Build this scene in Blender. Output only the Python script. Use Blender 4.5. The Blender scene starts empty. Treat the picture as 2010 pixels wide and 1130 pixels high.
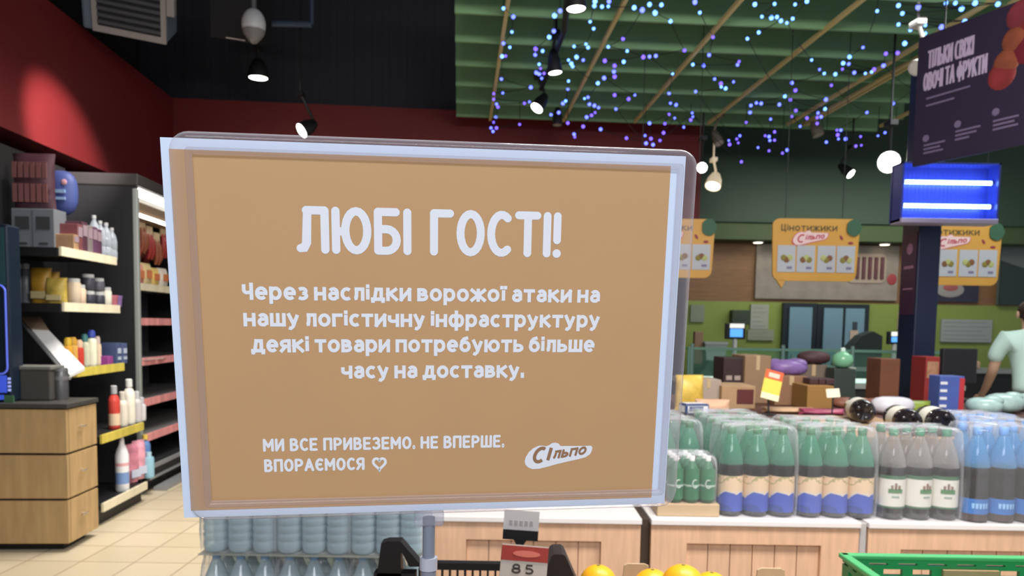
import bpy, bmesh, math, random
import numpy as np
from mathutils import Vector, Matrix
random.seed(7)
SC = bpy.context.scene
COL = SC.collection
PI = math.pi
R = math.radians

# ---------------------------------------------------------------- camera
F = 1500.0; CX = 1005.0; PITCH = R(4.0); ROLL = R(0.95); HY = 637.0
CY = HY + F * math.tan(PITCH)
CAM = Vector((0, 0, 1.5))
_f = Vector((0, math.cos(PITCH), -math.sin(PITCH)))
_r0 = Vector((1, 0, 0)); _u0 = _r0.cross(_f)
_r = _r0 * math.cos(ROLL) + _u0 * math.sin(ROLL)
_u = _u0 * math.cos(ROLL) - _r0 * math.sin(ROLL)
cd = bpy.data.cameras.new('camera')
cd.sensor_width = 36.0
cd.lens = 36.0 * F / 2010.0
cd.shift_y = (CY - 565.0) / 2010.0
cd.clip_start = 0.05
cd.dof.use_dof = True
cd.dof.focus_distance = 0.66
cd.dof.aperture_fstop = 13.5
cam = bpy.data.objects.new('camera', cd)
COL.objects.link(cam)
cam.matrix_world = Matrix(((_r.x, _u.x, -_f.x, CAM.x), (_r.y, _u.y, -_f.y, CAM.y), (_r.z, _u.z, -_f.z, CAM.z), (0, 0, 0, 1)))
SC.camera = cam

# ---------------------------------------------------------------- world, exposure, large lights
w = bpy.data.worlds.new('world'); SC.world = w; w.use_nodes = True
w.node_tree.nodes['Background'].inputs[0].default_value = (0.80, 0.87, 1.0, 1)
w.node_tree.nodes['Background'].inputs[1].default_value = 0.42
SC.view_settings.view_transform = 'Standard'
SC.view_settings.look = 'None'
SC.view_settings.exposure = 0.0
SC.view_settings.gamma = 1.0
SC.view_settings.use_curve_mapping = False
SC.cycles.use_denoising = True

def area(name, loc, size, power, col=(1, .96, .9), target=None, sy=None):
    l = bpy.data.lights.new(name, 'AREA'); l.energy = power; l.color = col
    l.shape = 'RECTANGLE'; l.size = size; l.size_y = sy or size
    o = bpy.data.objects.new(name, l); COL.objects.link(o); o.location = loc
    d = Vector(target if target else (loc[0], loc[1], 0)) - Vector(loc)
    o.rotation_euler = d.to_track_quat('-Z', 'Y').to_euler()
    return o
area('counter_fill', (1.2, 1.7, 3.4), 2.2, 165, (1, .95, .89), (1.2, 3.2, .65), .7)  # unseen area light, added to brighten the counter fronts and bottles
area('sign_front_fill', (0.2, -1.6, 3.3), 2.2, 80, (.97, .97, 1), (-.05, .7, 1.35), .8)  # front light added behind the camera to brighten the sign
area('aisle_fill', (-1.7, 5.2, 3.9), .7, 84, (1, .95, .87), (-2.1, 5.4, .4), 2.0).data.spread = R(105)  # fill added over the left aisle, kept out of frame
area('kitchen_fill', (4.6, 9.2, 3.4), 3.2, 60, (1, .97, .85), (4.6, 10.2, 0), .8)  # kitchen fill, added without a visible lamp
area('service_fill', (3.6, 5.2, 3.6), 1.8, 60, (.95, 1, .97), (3.6, 5.6, 0), .6)  # unseen fill added above the service counter and the person

# ---------------------------------------------------------------- pixel helpers (give a point at a chosen real depth)
def ray(px, py): return _f + _r * ((px - CX) / F) - _u * ((py - CY) / F)
def at(px, py, Y):
    d = ray(px, py); return CAM + d * (Y / d.y)
def atz(px, py, z):
    d = ray(px, py); return CAM + d * ((z - CAM.z) / d.z)
A4 = R(4.0)
def S(x, y, z=0.0):                       # store axes (turned four degrees) to world
    c, s = math.cos(A4), math.sin(A4)
    return Vector((x * c - y * s, x * s + y * c, z))

# ---------------------------------------------------------------- materials
def lin(c):
    return tuple(((v / 255) / 12.92 if v / 255 <= .04045 else ((v / 255 + .055) / 1.055) ** 2.4) for v in c[:3]) + (1.0,)
MC = {}
def mat(name, rgb, rough=.55, metal=0.0, emit=None, es=1.0, var=0.0, vs=8.0, bump=0.0, bs=40.0, stretch=None, spec=.4, sample=True):
    if name in MC: return MC[name]
    m = bpy.data.materials.new(name); m.use_nodes = True
    nt = m.node_tree; b = nt.nodes['Principled BSDF']
    b.inputs['Base Color'].default_value = lin(rgb)
    b.inputs['Roughness'].default_value = rough
    b.inputs['Metallic'].default_value = metal
    b.inputs['Specular IOR Level'].default_value = spec
    if emit is not None:
        b.inputs['Emission Color'].default_value = lin(emit); b.inputs['Emission Strength'].default_value = es
        if not sample: m.cycles.emission_sampling = 'NONE'
    if var > 0 or bump > 0:
        tc = nt.nodes.new('ShaderNodeTexCoord'); mp = nt.nodes.new('ShaderNodeMapping')
        nt.links.new(tc.outputs['Object'], mp.inputs[0])
        if stretch: mp.inputs['Scale'].default_value = stretch
    if var > 0:
        n = nt.nodes.new('ShaderNodeTexNoise'); n.inputs['Scale'].default_value = vs; n.inputs['Detail'].default_value = 5
        nt.links.new(mp.outputs[0], n.inputs[0])
        rp = nt.nodes.new('ShaderNodeValToRGB')
        c = lin(rgb)
        rp.color_ramp.elements[0].position = .3; rp.color_ramp.elements[1].position = .7
        rp.color_ramp.elements[0].color = tuple(x * (1 - var) for x in c[:3]) + (1,)
        rp.color_ramp.elements[1].color = tuple(min(1, x * (1 + var)) for x in c[:3]) + (1,)
        nt.links.new(n.outputs['Fac'], rp.inputs[0]); nt.links.new(rp.outputs[0], b.inputs['Base Color'])
    if bump > 0:
        n2 = nt.nodes.new('ShaderNodeTexNoise'); n2.inputs['Scale'].default_value = bs
        bp = nt.nodes.new('ShaderNodeBump'); bp.inputs['Strength'].default_value = bump
        nt.links.new(mp.outputs[0], n2.inputs[0]); nt.links.new(n2.outputs['Fac'], bp.inputs['Height'])
        nt.links.new(bp.outputs[0], b.inputs['Normal'])
    MC[name] = m
    return m

def clear(name, tint, rgb, mix, rough=.1, bump=0.0, bs=30.0, coat=.9, facing=False):
    """see-through plastic: transparent mixed with a glossy body colour"""
    if name in MC: return MC[name]
    m = bpy.data.materials.new(name); m.use_nodes = True
    nt = m.node_tree; b = nt.nodes['Principled BSDF']; out = nt.nodes['Material Output']
    b.inputs['Base Color'].default_value = lin(rgb); b.inputs['Roughness'].default_value = rough
    b.inputs['Specular IOR Level'].default_value = coat
    t = nt.nodes.new('ShaderNodeBsdfTransparent'); t.inputs[0].default_value = lin(tint)
    x = nt.nodes.new('ShaderNodeMixShader'); x.inputs[0].default_value = mix
    if facing:
        fk = .6 if facing is True else facing
        lw = nt.nodes.new('ShaderNodeLayerWeight'); lw.inputs[0].default_value = .35
        ma = nt.nodes.new('ShaderNodeMath'); ma.operation = 'MULTIPLY_ADD'
        ma.inputs[1].default_value = fk; ma.inputs[2].default_value = mix; ma.use_clamp = True
        nt.links.new(lw.outputs['Facing'], ma.inputs[0]); nt.links.new(ma.outputs[0], x.inputs[0])
    nt.links.new(t.outputs[0], x.inputs[1]); nt.links.new(b.outputs[0], x.inputs[2]); nt.links.new(x.outputs[0], out.inputs[0])
    if bump > 0:
        tc = nt.nodes.new('ShaderNodeTexCoord')
        n2 = nt.nodes.new('ShaderNodeTexNoise'); n2.inputs['Scale'].default_value = bs; n2.inputs['Distortion'].default_value = 1.0
        bp = nt.nodes.new('ShaderNodeBump'); bp.inputs['Strength'].default_value = bump
        nt.links.new(tc.outputs['Object'], n2.inputs[0]); nt.links.new(n2.outputs['Fac'], bp.inputs['Height']); nt.links.new(bp.outputs[0], b.inputs['Normal'])
    MC[name] = m
    return m

def brickmat(name, c1, c2, mortar, bw, bh, ms, rough=.4, offset=.5):
    m = bpy.data.materials.new(name); m.use_nodes = True
    nt = m.node_tree; b = nt.nodes['Principled BSDF']
    tc = nt.nodes.new('ShaderNodeTexCoord'); k = nt.nodes.new('ShaderNodeTexBrick')
    nt.links.new(tc.outputs['Object'], k.inputs['Vector'])
    k.offset = offset
    k.inputs['Color1'].default_value = lin(c1); k.inputs['Color2'].default_value = lin(c2); k.inputs['Mortar'].default_value = lin(mortar)
    k.inputs['Scale'].default_value = 1.0; k.inputs['Brick Width'].default_value = bw; k.inputs['Row Height'].default_value = bh
    k.inputs['Mortar Size'].default_value = ms
    nt.links.new(k.outputs['Color'], b.inputs['Base Color']); b.inputs['Roughness'].default_value = rough
    MC[name] = m
    return m

# ---------------------------------------------------------------- mesh builder
class MB:
    def __init__(s): s.bm = bmesh.new()
    def _new(s, f0, m):
        s.bm.faces.ensure_lookup_table()
        for f in s.bm.faces[f0:]: f.material_index = m
    def box(s, x0, x1, y0, y1, z0, z1, m=0, b=0.0, seg=2, M=None):
        f0 = len(s.bm.faces)
        vs = [s.bm.verts.new(p) for p in ((x0, y0, z0), (x1, y0, z0), (x1, y1, z0), (x0, y1, z0), (x0, y0, z1), (x1, y0, z1), (x1, y1, z1), (x0, y1, z1))]
        fs = [s.bm.faces.new([vs[i] for i in q]) for q in ((0, 3, 2, 1), (4, 5, 6, 7), (0, 1, 5, 4), (1, 2, 6, 5), (2, 3, 7, 6), (3, 0, 4, 7))]
        if M is not None:
            for v in vs: v.co = M @ v.co
        if b > 0:
            es = list({e for f in fs for e in f.edges})
            bmesh.ops.bevel(s.bm, geom=es, offset=b, segments=seg, profile=.5, affect='EDGES', clamp_overlap=True)
        s._new(f0, m); return s
    def loft(s, rings, m=0, cap=True, closed=True):
        f0 = len(s.bm.faces)
        rv = [[s.bm.verts.new(p) for p in r] for r in rings]
        n = len(rv[0])
        for a, b in zip(rv, rv[1:]):
            for i in range(n if closed else n - 1):
                j = (i + 1) % n
                s.bm.faces.new((a[i], a[j], b[j], b[i]))
        if cap and closed:
            s.bm.faces.new(list(reversed(rv[0]))); s.bm.faces.new(rv[-1])
        s._new(f0, m); return s
    def lathe(s, prof, n=20, m=0, M=None, mf=None, cap=True):
        f0 = len(s.bm.faces)
        rv = []
        for r, z in prof:
            ring = []
            for i in range(n):
                a = 2 * PI * i / n
                p = Vector((max(r, 1e-4) * math.cos(a), max(r, 1e-4) * math.sin(a), z))
                ring.append(s.bm.verts.new(M @ p if M is not None else p))
            rv.append(ring)
        for k, (a, b) in enumerate(zip(rv, rv[1:])):
            for i in range(n):
                j = (i + 1) % n
                f = s.bm.faces.new((a[i], a[j], b[j], b[i]))
                f.material_index = mf(.5 * (prof[k][1] + prof[k + 1][1])) if mf else m
        if cap:
            f = s.bm.faces.new(list(reversed(rv[0]))); f.material_index = mf(prof[0][1]) if mf else m
            f = s.bm.faces.new(rv[-1]); f.material_index = mf(prof[-1][1]) if mf else m
        return s
    def tube(s, pts, r, n=8, m=0, cap=True):
        pts = [Vector(p) for p in pts]
        rs = r if isinstance(r, (list, tuple)) else [r] * len(pts)
        rings = []
        for i, p in enumerate(pts):
            d = (pts[min(i + 1, len(pts) - 1)] - pts[max(i - 1, 0)])
            d = d.normalized() if d.length > 1e-9 else Vector((0, 0, 1))
            up = Vector((0, 0, 1)) if abs(d.z) < .9 else Vector((0, 1, 0))
            a = d.cross(up).normalized(); b = a.cross(d).normalized()
            rings.append([p + (a * math.cos(2 * PI * k / n) + b * math.sin(2 * PI * k / n)) * rs[i] for k in range(n)])
        return s.loft(rings, m, cap)
    def ell(s, c, rx, ry, rz, m=0, n=16, k=10, M=None, e=1.0):
        rings = []
        for j in range(k + 1):
            t = -PI / 2 + PI * j / k
            cr = max(math.cos(t), .02) ** e
            ring = []
            for i in range(n):
                a = 2 * PI * i / n
                p = Vector((rx * cr * math.cos(a), ry * cr * math.sin(a), rz * math.copysign(abs(math.sin(t)) ** e, math.sin(t))))
                if M is not None: p = M @ p
                ring.append(Vector(c) + p)
            rings.append(ring)
        return s.loft(rings, m)
    def prism(s, poly, y0, y1, m=0, M=None, axis='y'):
        """closed 2-D outline (a,b) extruded between y0 and y1"""
        def P(a, b, y):
            p = Vector((a, y, b)) if axis == 'y' else (Vector((a, b, y)) if axis == 'z' else Vector((y, a, b)))
            return M @ p if M is not None else p
        return s.loft([[P(a, b, y0) for a, b in poly], [P(a, b, y1) for a, b in poly]], m)
    def build(s, name, mats, parent=None, smooth=0, loc=None):
        bmesh.ops.recalc_face_normals(s.bm, faces=list(s.bm.faces))
        me = bpy.data.meshes.new(name); s.bm.to_mesh(me); s.bm.free()
        for mm in (mats if isinstance(mats, (list, tuple)) else [mats]): me.materials.append(mm)
        if smooth:
            me.shade_smooth(); me.set_sharp_from_angle(angle=R(smooth))
        o = bpy.data.objects.new(name, me); COL.objects.link(o)
        if parent: o.parent = parent
        if loc is not None: o.location = loc
        return o

def tag(o, label=None, cat=None, group=None, kind=None):
    if label: o['label'] = label
    if cat: o['category'] = cat
    if group: o['group'] = group
    if kind: o['kind'] = kind
    return o
def thing(name, label, cat, loc=(0, 0, 0), rz=0.0, group=None, kind=None):
    o = bpy.data.objects.new(name, None); COL.objects.link(o); o.empty_display_size = .05
    o.location = loc; o.rotation_euler = (0, 0, rz)
    return tag(o, label, cat, group, kind)
def copy_tree(o, parent=None):
    c = o.copy(); COL.objects.link(c)
    if parent: c.parent = parent
    for ch in [x for x in bpy.data.objects if x.parent == o]: copy_tree(ch, c)
    return c
def rrect(w, h, r, n=6, cx=0, cy=0):
    pts = []
    for (sx, sy, a0) in ((1, 1, 0), (-1, 1, 90), (-1, -1, 180), (1, -1, 270)):
        for i in range(n + 1):
            a = R(a0 + 90 * i / n)
            pts.append((cx + sx * (w / 2 - r) + r * math.cos(a), cy + sy * (h / 2 - r) + r * math.sin(a)))
    return pts

# ---------------------------------------------------------------- stroke lettering (own Cyrillic alphabet)
def arc(cx, cy, rx, ry, a0, a1, n=10):
    return [(cx + rx * math.cos(R(a0 + (a1 - a0) * i / n)), cy + ry * math.sin(R(a0 + (a1 - a0) * i / n))) for i in range(n + 1)]
G = {
 'Л': (.62, [[(0, .03), (.08, .04), (.15, .16), (.19, 1)], [(.16, 1), (.62, 1)], [(.62, 1), (.62, 0)]]),
 'Ю': (.80, [[(0, 0), (0, 1)], [(0, .48), (.24, .48)], arc(.52, .5, .28, .5, 0, 360, 24)]),
 'Б': (.48, [[(.46, 1), (0, 1)], [(0, 1), (0, 0)], [(0, 0), (.22, 0)] + arc(.22, .28, .26, .28, -90, 90)[1:] + [(0, .56)]]),
 'І': (.0, [[(0, 0), (0, 1)]]),
 'Ї': (.0, [[(0, 0), (0, .8)], [(-.1, .95), (-.1, 1.05)], [(.1, .95), (.1, 1.05)]]),
 'Г': (.42, [[(0, 0), (0, 1)], [(0, 1), (.42, 1)]]),
 'О': (.54, [arc(.27, .5, .27, .5, 0, 360, 24)]),
 'С': (.46, [arc(.28, .5, .28, .5, 55, 305, 18)]),
 'Т': (.50, [[(0, 1), (.5, 1)], [(.25, 1), (.25, 0)]]),
 '!': (.0, [[(0, .36), (0, 1)], [(0, -.02), (0, .03)]]),
 'М': (.62, [[(0, 0), (0, 1)], [(0, 1), (.31, .35)], [(.31, .35), (.62, 1)], [(.62, 1), (.62, 0)]]),
 'И': (.5, [[(0, 1), (0, 0)], [(0, 0), (.5, 1)], [(.5, 1), (.5, 0)]]),
 'В': (.46, [[(0, 0), (0, 1)], [(0, 1), (.2, 1)] + arc(.2, .77, .2, .23, 90, -90)[1:] + [(0, .54)], [(.2, .54)] + arc(.2, .27, .26, .27, 90, -90) + [(0, 0)]]),
 'Е': (.42, [[(.42, 1), (0, 1)], [(0, 1), (0, 0)], [(0, 0), (.42, 0)], [(0, .52), (.36, .52)]]),
 'П': (.5, [[(0, 0), (0, 1)], [(0, 1), (.5, 1)], [(.5, 1), (.5, 0)]]),
 'Р': (.46, [[(0, 0), (0, 1)], [(0, 1), (.2, 1)] + arc(.2, .72, .26, .28, 90, -90)[1:] + [(0, .44)]]),
 'З': (.44, [arc(.2, .76, .22, .24, 140, -80) , arc(.2, .27, .25, .27, 85, -140)]),
 'Н': (.5, [[(0, 0), (0, 1)], [(0, .5), (.5, .5)], [(.5, 0), (.5, 1)]]),
 'Ш': (.72, [[(0, 1), (0, 0)], [(0, 0), (.72, 0)], [(.36, 0), (.36, 1)], [(.72, 0), (.72, 1)]]),
 'А': (.56, [[(0, 0), (.28, 1)], [(.28, 1), (.56, 0)], [(.1, .32), (.46, .32)]]),
 'Є': (.46, [arc(.28, .5, .28, .5, 55, 305, 18), [(.04, .52), (.34, .52)]]),
 'Я': (.46, [[(.46, 0), (.46, 1)], [(.46, 1), (.26, 1)] + arc(.26, .72, .26, .28, 90, 270)[1:] + [(.46, .44)], [(.24, .44), (0, 0)]]),
 '.': (.0, [[(0, -.02), (0, .14)]]),
 'К': (.5, [[(0, 0), (0, 1)], [(0, .48), (.46, 1)], [(.12, .58), (.5, 0)]]),
 'Ь': (.46, [[(0, 1), (0, 0)], [(0, 0), (.2, 0)] + arc(.2, .28, .26, .28, -90, 90)[1:] + [(0, .56)]]),
 'Ж': (.76, [[(.38, 0), (.38, 1)], [(0, 1), (.38, .48)], [(.76, 1), (.38, .48)], [(.38, .52), (0, 0)], [(.38, .52), (.76, 0)]]),
 'Ч': (.48, [[(0, 1), (0, .6)] + arc(.22, .6, .22, .2, 180, 290)[1:] + [(.48, .46)], [(.48, 1), (.48, 0)]]),
 'Ф': (.66, [[(.33, -.05), (.33, 1.05)], arc(.33, .5, .33, .34, 0, 360, 24)]),
 'У': (.52, [[(0, 1), (.27, .36)], [(.52, 1), (.2, .08), (.05, 0)]]),
 'Ц': (.56, [[(0, 1), (0, 0)], [(0, 0), (.58, 0)], [(.46, 0), (.46, 1)], [(.58, .02), (.58, -.22)]]),
 'Д': (.6, [[(.1, .0), (.2, 1)], [(.2, 1), (.5, 1)], [(.5, 1), (.5, 0)], [(-.02, 0), (.62, 0)], [(0, .0), (0, -.2)], [(.6, 0), (.6, -.2)]]),
 '8': (.46, [arc(.23, .75, .2, .25, 0, 360, 16), arc(.23, .26, .24, .26, 0, 360, 16)]),
 '5': (.44, [[(.42, 1), (.06, 1), (.03, .55)], [(.03, .55)] + arc(.2, .3, .25, .3, 100, -140)]),
}
XH = .74
def sc(g, sx=1.12, sy=XH):
    wd, st = G[g]; return (wd * sx, [[(x * sx, y * sy) for x, y in s] for s in st])
for lo, up in zip('вгжзиклмнптчшьюядцє', 'ВГЖЗИКЛМНПТЧШЬЮЯДЦЄ'): G[lo] = sc(up)
_o = arc(.3, .37, .3, .37, 0, 360, 24)
G['о'] = (.6, [_o])
G['с'] = (.5, [arc(.3, .37, .3, .37, 50, 310, 16)])
G['а'] = (.5, [[(.5, 0), (.5, .46)] + arc(.26, .48, .24, .26, 0, 150, 8)[1:], [(.5, .42), (.24, .42)] + arc(.22, .21, .2, .21, 90, 270, 8)[1:] + [(.34, 0), (.5, .14)]])
G['б'] = (.58, [arc(.29, .33, .29, .33, 0, 360, 24), [(.02, .4), (.06, .72), (.2, .9), (.5, 1.0)]])
G['е'] = (.58, [[(.02, .37), (.57, .37)], arc(.3, .37, .29, .37, 0, 315, 18)])
G['р'] = (.58, [[(0, -.28), (0, .74)], arc(.29, .37, .29, .37, 0, 360, 24)])
G['у'] = (.56, [[(0, .74), (.29, .04)], [(.56, .74), (.24, -.16), (.1, -.27), (-.02, -.22)]])
G['л'] = (.52, [[(-.03, .03), (.05, .05), (.1, .2), (.12, .74)], [(.1, .74), (.52, .74)], [(.52, .74), (.52, 0)]])
G['з'] = (.44, [[(x - .04, y) for x, y in s_] for s_ in G['з'][1]])
G['ф'] = (.86, [[(.43, -.28), (.43, 1.02)], arc(.22, .37, .22, .37, 0, 360, 20), arc(.64, .37, .22, .37, 0, 360, 20)])
G['і'] = (.0, [[(0, .1), (0, .64)], [(0, .96), (0, .97)]])
G['ї'] = (.12, [[(.06, .1), (.06, .64)], [(-.07, .96), (-.07, .97)], [(.19, .96), (.19, .97)]])
def stroke(bm, pts, t, T, dz, rnd):
    """one pen stroke as a flat ribbon; T maps (a,b,depth) to a point"""
    n = len(pts); P = [Vector(p) for p in pts]
    if rnd and n == 2 and (P[0] - P[1]).length < t * .5:
        c = (P[0] + P[1]) / 2
        bm.faces.new([bm.verts.new(T(c.x + t * .55 * math.cos(2 * PI * k / 14), c.y + t * .55 * math.sin(2 * PI * k / 14), dz + .3)) for k in range(14)])
        return
    closed = n > 4 and (P[0] - P[-1]).length < 1e-4
    L, Rr = [], []
    for i in range(n):
        if closed: a, b = P[(i - 1) if i > 0 else n - 2], P[(i + 1) if i < n - 1 else 1]
        else: a, b = P[max(i - 1, 0)], P[min(i + 1, n - 1)]
        d = (b - a).normalized(); q = Vector((-d.y, d.x))
        k = 1.0
        if 0 < i < n - 1:
            d1 = (P[i] - P[i - 1]).normalized(); k = 1 / max(.55, abs(d.dot(d1)))
        L.append(P[i] + q * t * .5 * k); Rr.append(P[i] - q * t * .5 * k)
    if not closed:
        e = t * (.12 if rnd else .5) if n == 2 else t * .05
        for X in (L, Rr):
            X[0] = X[0] - (P[1] - P[0]).normalized() * e; X[-1] = X[-1] + (P[-1] - P[-2]).normalized() * e
    lv = [bm.verts.new(T(p.x, p.y, dz)) for p in L]; rv = [bm.verts.new(T(p.x, p.y, dz)) for p in Rr]
    for i in range(n - 1): bm.faces.new((lv[i], rv[i], rv[i + 1], lv[i + 1]))
    if rnd and not closed:
        for c in (P[0], P[-1]):
            bm.faces.new([bm.verts.new(T(c.x + t * .5 * math.cos(2 * PI * k / 12), c.y + t * .5 * math.sin(2 * PI * k / 12), dz + .3)) for k in range(12)])
def text(mb, s, x0, x1, y, h, t, gap=.2, space=.36, T=None, rnd=False, slant=0.0, rise=0.0):
    """lettering of cap height h, stroke t, spread exactly from x0 to x1 on baseline y (own units)"""
    k = 0.0; items = []; th = t / h
    for ch in s:
        if ch == ' ': k += space; continue
        wd, st = G[ch]; items.append((k, st)); k += wd + gap + th
    tot = k - gap - th
    sx = (x1 - x0 - t) / (tot * h) if tot > 1e-6 else 1.0
    for k0, st in items:
        for q, s1 in enumerate(st):
            pts = []
            for a, b in s1:
                X = (k0 + a) * h * sx; Y = b * (h - t) + t * .5
                pts.append((x0 + t / 2 + X + slant * Y, y + Y + rise * X))
            stroke(mb.bm, pts, t, T, q * .03, rnd)

# ---------------------------------------------------------------- common materials
M_black = mat('black_plastic', (26, 26, 28), .5)
M_dark = mat('dark_metal', (34, 35, 38), .5)
M_white = mat('white_paint', (225, 226, 228), .5)
M_grey = mat('grey_metal', (150, 153, 156), .4, .3)
M_lightgrey = mat('light_grey', (190, 192, 192), .5)
M_card = mat('cardboard', (172, 140, 106), .8, var=.08, vs=10)
M_card2 = mat('pale_cardboard', (190, 165, 135), .8, var=.06, vs=10)
M_lamp = mat('lamp_glow', (255, 255, 255), .5, emit=(255, 250, 240), es=14, sample=False)
M_lamp_warm = mat('lamp_glow_warm', (255, 245, 220), .5, emit=(255, 238, 205), es=5, sample=False)
M_wood = mat('oak_board', (214, 174, 144), .55, var=.12, vs=5, stretch=(9, 9, 1.0))
M_oakfront = mat('oak_laminate', (178, 148, 104), .55, var=.12, vs=5, stretch=(4, 4, .6))
M_film = clear('shrink_film', (252, 252, 255), (244, 246, 248), .05, .04, bump=1.0, bs=48, facing=.42)

# ================================================================ SETTING
def struct(name, mb, mats, parent=None, smooth=0, label=None, loc=None, rz=0):
    o = mb.build(name, mats, parent, smooth, loc); o.rotation_euler = (0, 0, rz)
    return tag(o, label, None, None, 'structure' if parent is None else None)

struct('floor', MB().box(-7, 9, -3, 12.5, -.1, 0), brickmat('floor_tiles', (202, 188, 162), (192, 178, 150), (156, 140, 116), .33, .33, .006, .35, 0.0),
       label='beige square floor tiles', rz=0)
M_ceil = mat('black_ceiling', (30, 31, 36), .8)
struct('ceiling', MB().box(-7, 9, -3, 12.5, 6.2, 6.3), M_ceil, label='black open ceiling high above')
# left wall with its red bulkhead
M_red = mat('red_paint', (100, 21, 24), .6, var=.04, vs=3)
M_wallblack = mat('black_wall', (24, 24, 28), .7)
struct('wall_left', MB().box(-3.75, -3.62, 2.0, 9.1, 0, 6.2), M_wallblack, rz=A4, label='dark left wall behind the shelving')
struct('trim_1', MB().box(-3.62, -3.207, 2.0, 8.93, 2.82, 3.945), M_red, rz=A4, label='red band along the left wall')
# back wall: dark corrugated sheet above a red band
AB = R(5.5)
mb = MB(); mb.box(-.6, 6.0, 0, .12, 0, 6.2)
for i in range(33): mb.box(-.5 + i * .2, -.42 + i * .2, -.015, 0, 3.97, 6.2)
struct('wall_back', mb, mat('corrugated_dark', (34, 36, 44), .55), loc=(-3.85, 8.86, 0), rz=AB, label='dark ribbed back wall above the red band')
struct('trim_2', MB().box(-.4, 6.08, -.16, -.0, 2.7, 3.955), M_red, loc=(-3.85, 8.86, 0), rz=AB, label='red band along the back wall')
# kitchen recess on the right
M_dkgreen = mat('dark_green_paint', (44, 66, 50), .6, var=.05, vs=2)
M_olive = mat('olive_green_paint', (62, 80, 46), .6)
M_lime = mat('lime_green_paint', (130, 148, 72), .55, var=.03, vs=2)
M_kwood = mat('brown_panel_wood', (128, 94, 62), .5, var=.12, vs=4, stretch=(1, 1, 8))
mb = MB(); mb.box(1.95, 9, 11, 11.15, 0, 1.885, 0); mb.box(1.95, 9, 11.0, 11.15, 1.885, 2.72, 1); mb.box(1.95, 9, 10.6, 11.15, 2.72, 2.95, 2); mb.box(1.95, 9, 10.55, 11.15, 2.95, 6.2, 3)
struct('wall_kitchen', mb, [M_lime, M_kwood, M_olive, M_dkgreen], label='kitchen wall: lime green below, brown wood panel, dark green above')
struct('wall_right', MB().box(1.9, 2.0, 9.45, 11, 0, 6.2), M_dkgreen, label='green side wall of the kitchen recess')

# kitchen door pair in dark frame
def kdoor(name, px0, px1, py0, label):
    Y = 10.97
    a = at(px0, py0, Y); b = at(px1, py0 + 2, Y)
    t = thing(name, label, 'door', (a.x, Y, 0), kind='structure')
    wd = b.x - a.x; z = a.z
    MB().box(0, wd, -.05, .02, 0, z, 0).box(.1, wd - .1, -.052, -.045, .06, z - .1, 0).build('frame_panel', mat('door_frame_dark', (30, 40, 48), .4), t)
    n = 2 if wd > .6 else 1
    for i in range(n):
        x0 = .06 + (wd - .12) / n * i; x1 = .06 + (wd - .12) / n * (i + 1)
        lf = MB().box(x0 + .02, x1 - .02, -.085, -.05, .03, z - .06).build('leaf', mat('door_steel_blue', (112, 146, 164), .35, var=.04, vs=2), t)
        if n == 2 and i == 1:
            MB().box(x0 + .12, x1 - .12, -.093, -.085, 1.32, 1.62, 0).build('window_opening', mat('door_window', (56, 66, 74), .2), lf)
            MB().box(x0 + .2, x1 - .22, -.1, -.093, 1.25, 1.5, 0).build('notice', mat('paper_tan', (186, 168, 150), .7), lf)
        MB().box(x0 + .06, x0 + .09, -.12, -.085, .95, 1.15, 0).build('handle', M_grey, lf)
    return t
kdoor('door_1', 1536, 1602, 594, 'grey blue single steel door in the green kitchen wall')
kdoor('door_2', 1603, 1704, 596, 'dark framed double steel door in the green kitchen wall')

# pillar
PLY = 5.45
pp = at(1797, 600, PLY); pq = at(1838, 600, PLY)
mb = MB(); mb.box(pp.x, pq.x + .01, PLY, PLY + .24, 0, 3.4, 0, b=.008)
tag(mb.build('pillar', mat('navy_pillar', (26, 34, 62), .45)), 'slim dark navy pillar carrying the blue insect lamp', None, None, 'structure')
mb = MB(); mb.box(pp.x - .004, pp.x - .001, PLY + .02, PLY + .22, 1.62, 2.2, 0); mb.box(pp.x - .006, pp.x - .004, PLY + .05, PLY + .18, 1.95, 1.97, 1)
mb.box(pp.x - .006, pp.x - .004, PLY + .05, PLY + .18, 1.80, 1.81, 1)
c0 = (PLY + .11, 2.09)
mb.prism([(c0[0] + .04 * math.cos(2 * PI * k / 16), c0[1] + .04 * math.sin(2 * PI * k / 16)) for k in range(16)], pp.x - .006, pp.x - .004, 1, axis='x')
tag(mb.build('poster', [mat('plum_poster', (66, 36, 62), .5), mat('pink_print', (170, 120, 150), .6)]), 'narrow plum poster with pink marks stuck on the navy pillar side', 'poster')

# ---------------------------------------------------------------- slatted green ceiling
sl = thing('slatted_ceiling', 'green slatted drop ceiling hung above the counters', 'slatted ceiling', (0, 0, 0), kind='structure')
M_slat = mat('green_slat', (120, 160, 114), .6, var=.06, vs=3)
M_batten = mat('tan_batten', (196, 178, 120), .6)
ys = [5.17, 5.727, 6.29, 6.857, 7.42, 7.99, 8.50]
for i, y in enumerate(ys):
    x = -.46 - .07 * (y - 5.727)
    o = MB().box(0, 4.75, -.012, .012, 3.75, 4.12).build('slat', M_slat, sl, 0, (x, y, 0)); o.rotation_euler = (0, 0, A4)
for (x, y) in ((983, 100), (1165, 125), (1345, 128), (1490, 165), (1640, 190), (1790, 130), (1760, 235), (1900, 60)):
    p = atz(x, y, 3.735); q = Vector((math.sin(-A4), math.cos(A4), 0))
    s0 = (5.1 - p.y) / q.y; s1 = (8.6 - p.y) / q.y
    a = p + q * s0; b = p + q * s1
    dx = Vector((.014, 0, 0))
    MB().loft([[a - dx, a + dx, a + dx + Vector((0, 0, .03)), a - dx + Vector((0, 0, .03))], [b - dx, b + dx, b + dx + Vector((0, 0, .03)), b - dx + Vector((0, 0, .03))]]).build('batten', M_batten, sl)
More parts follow.
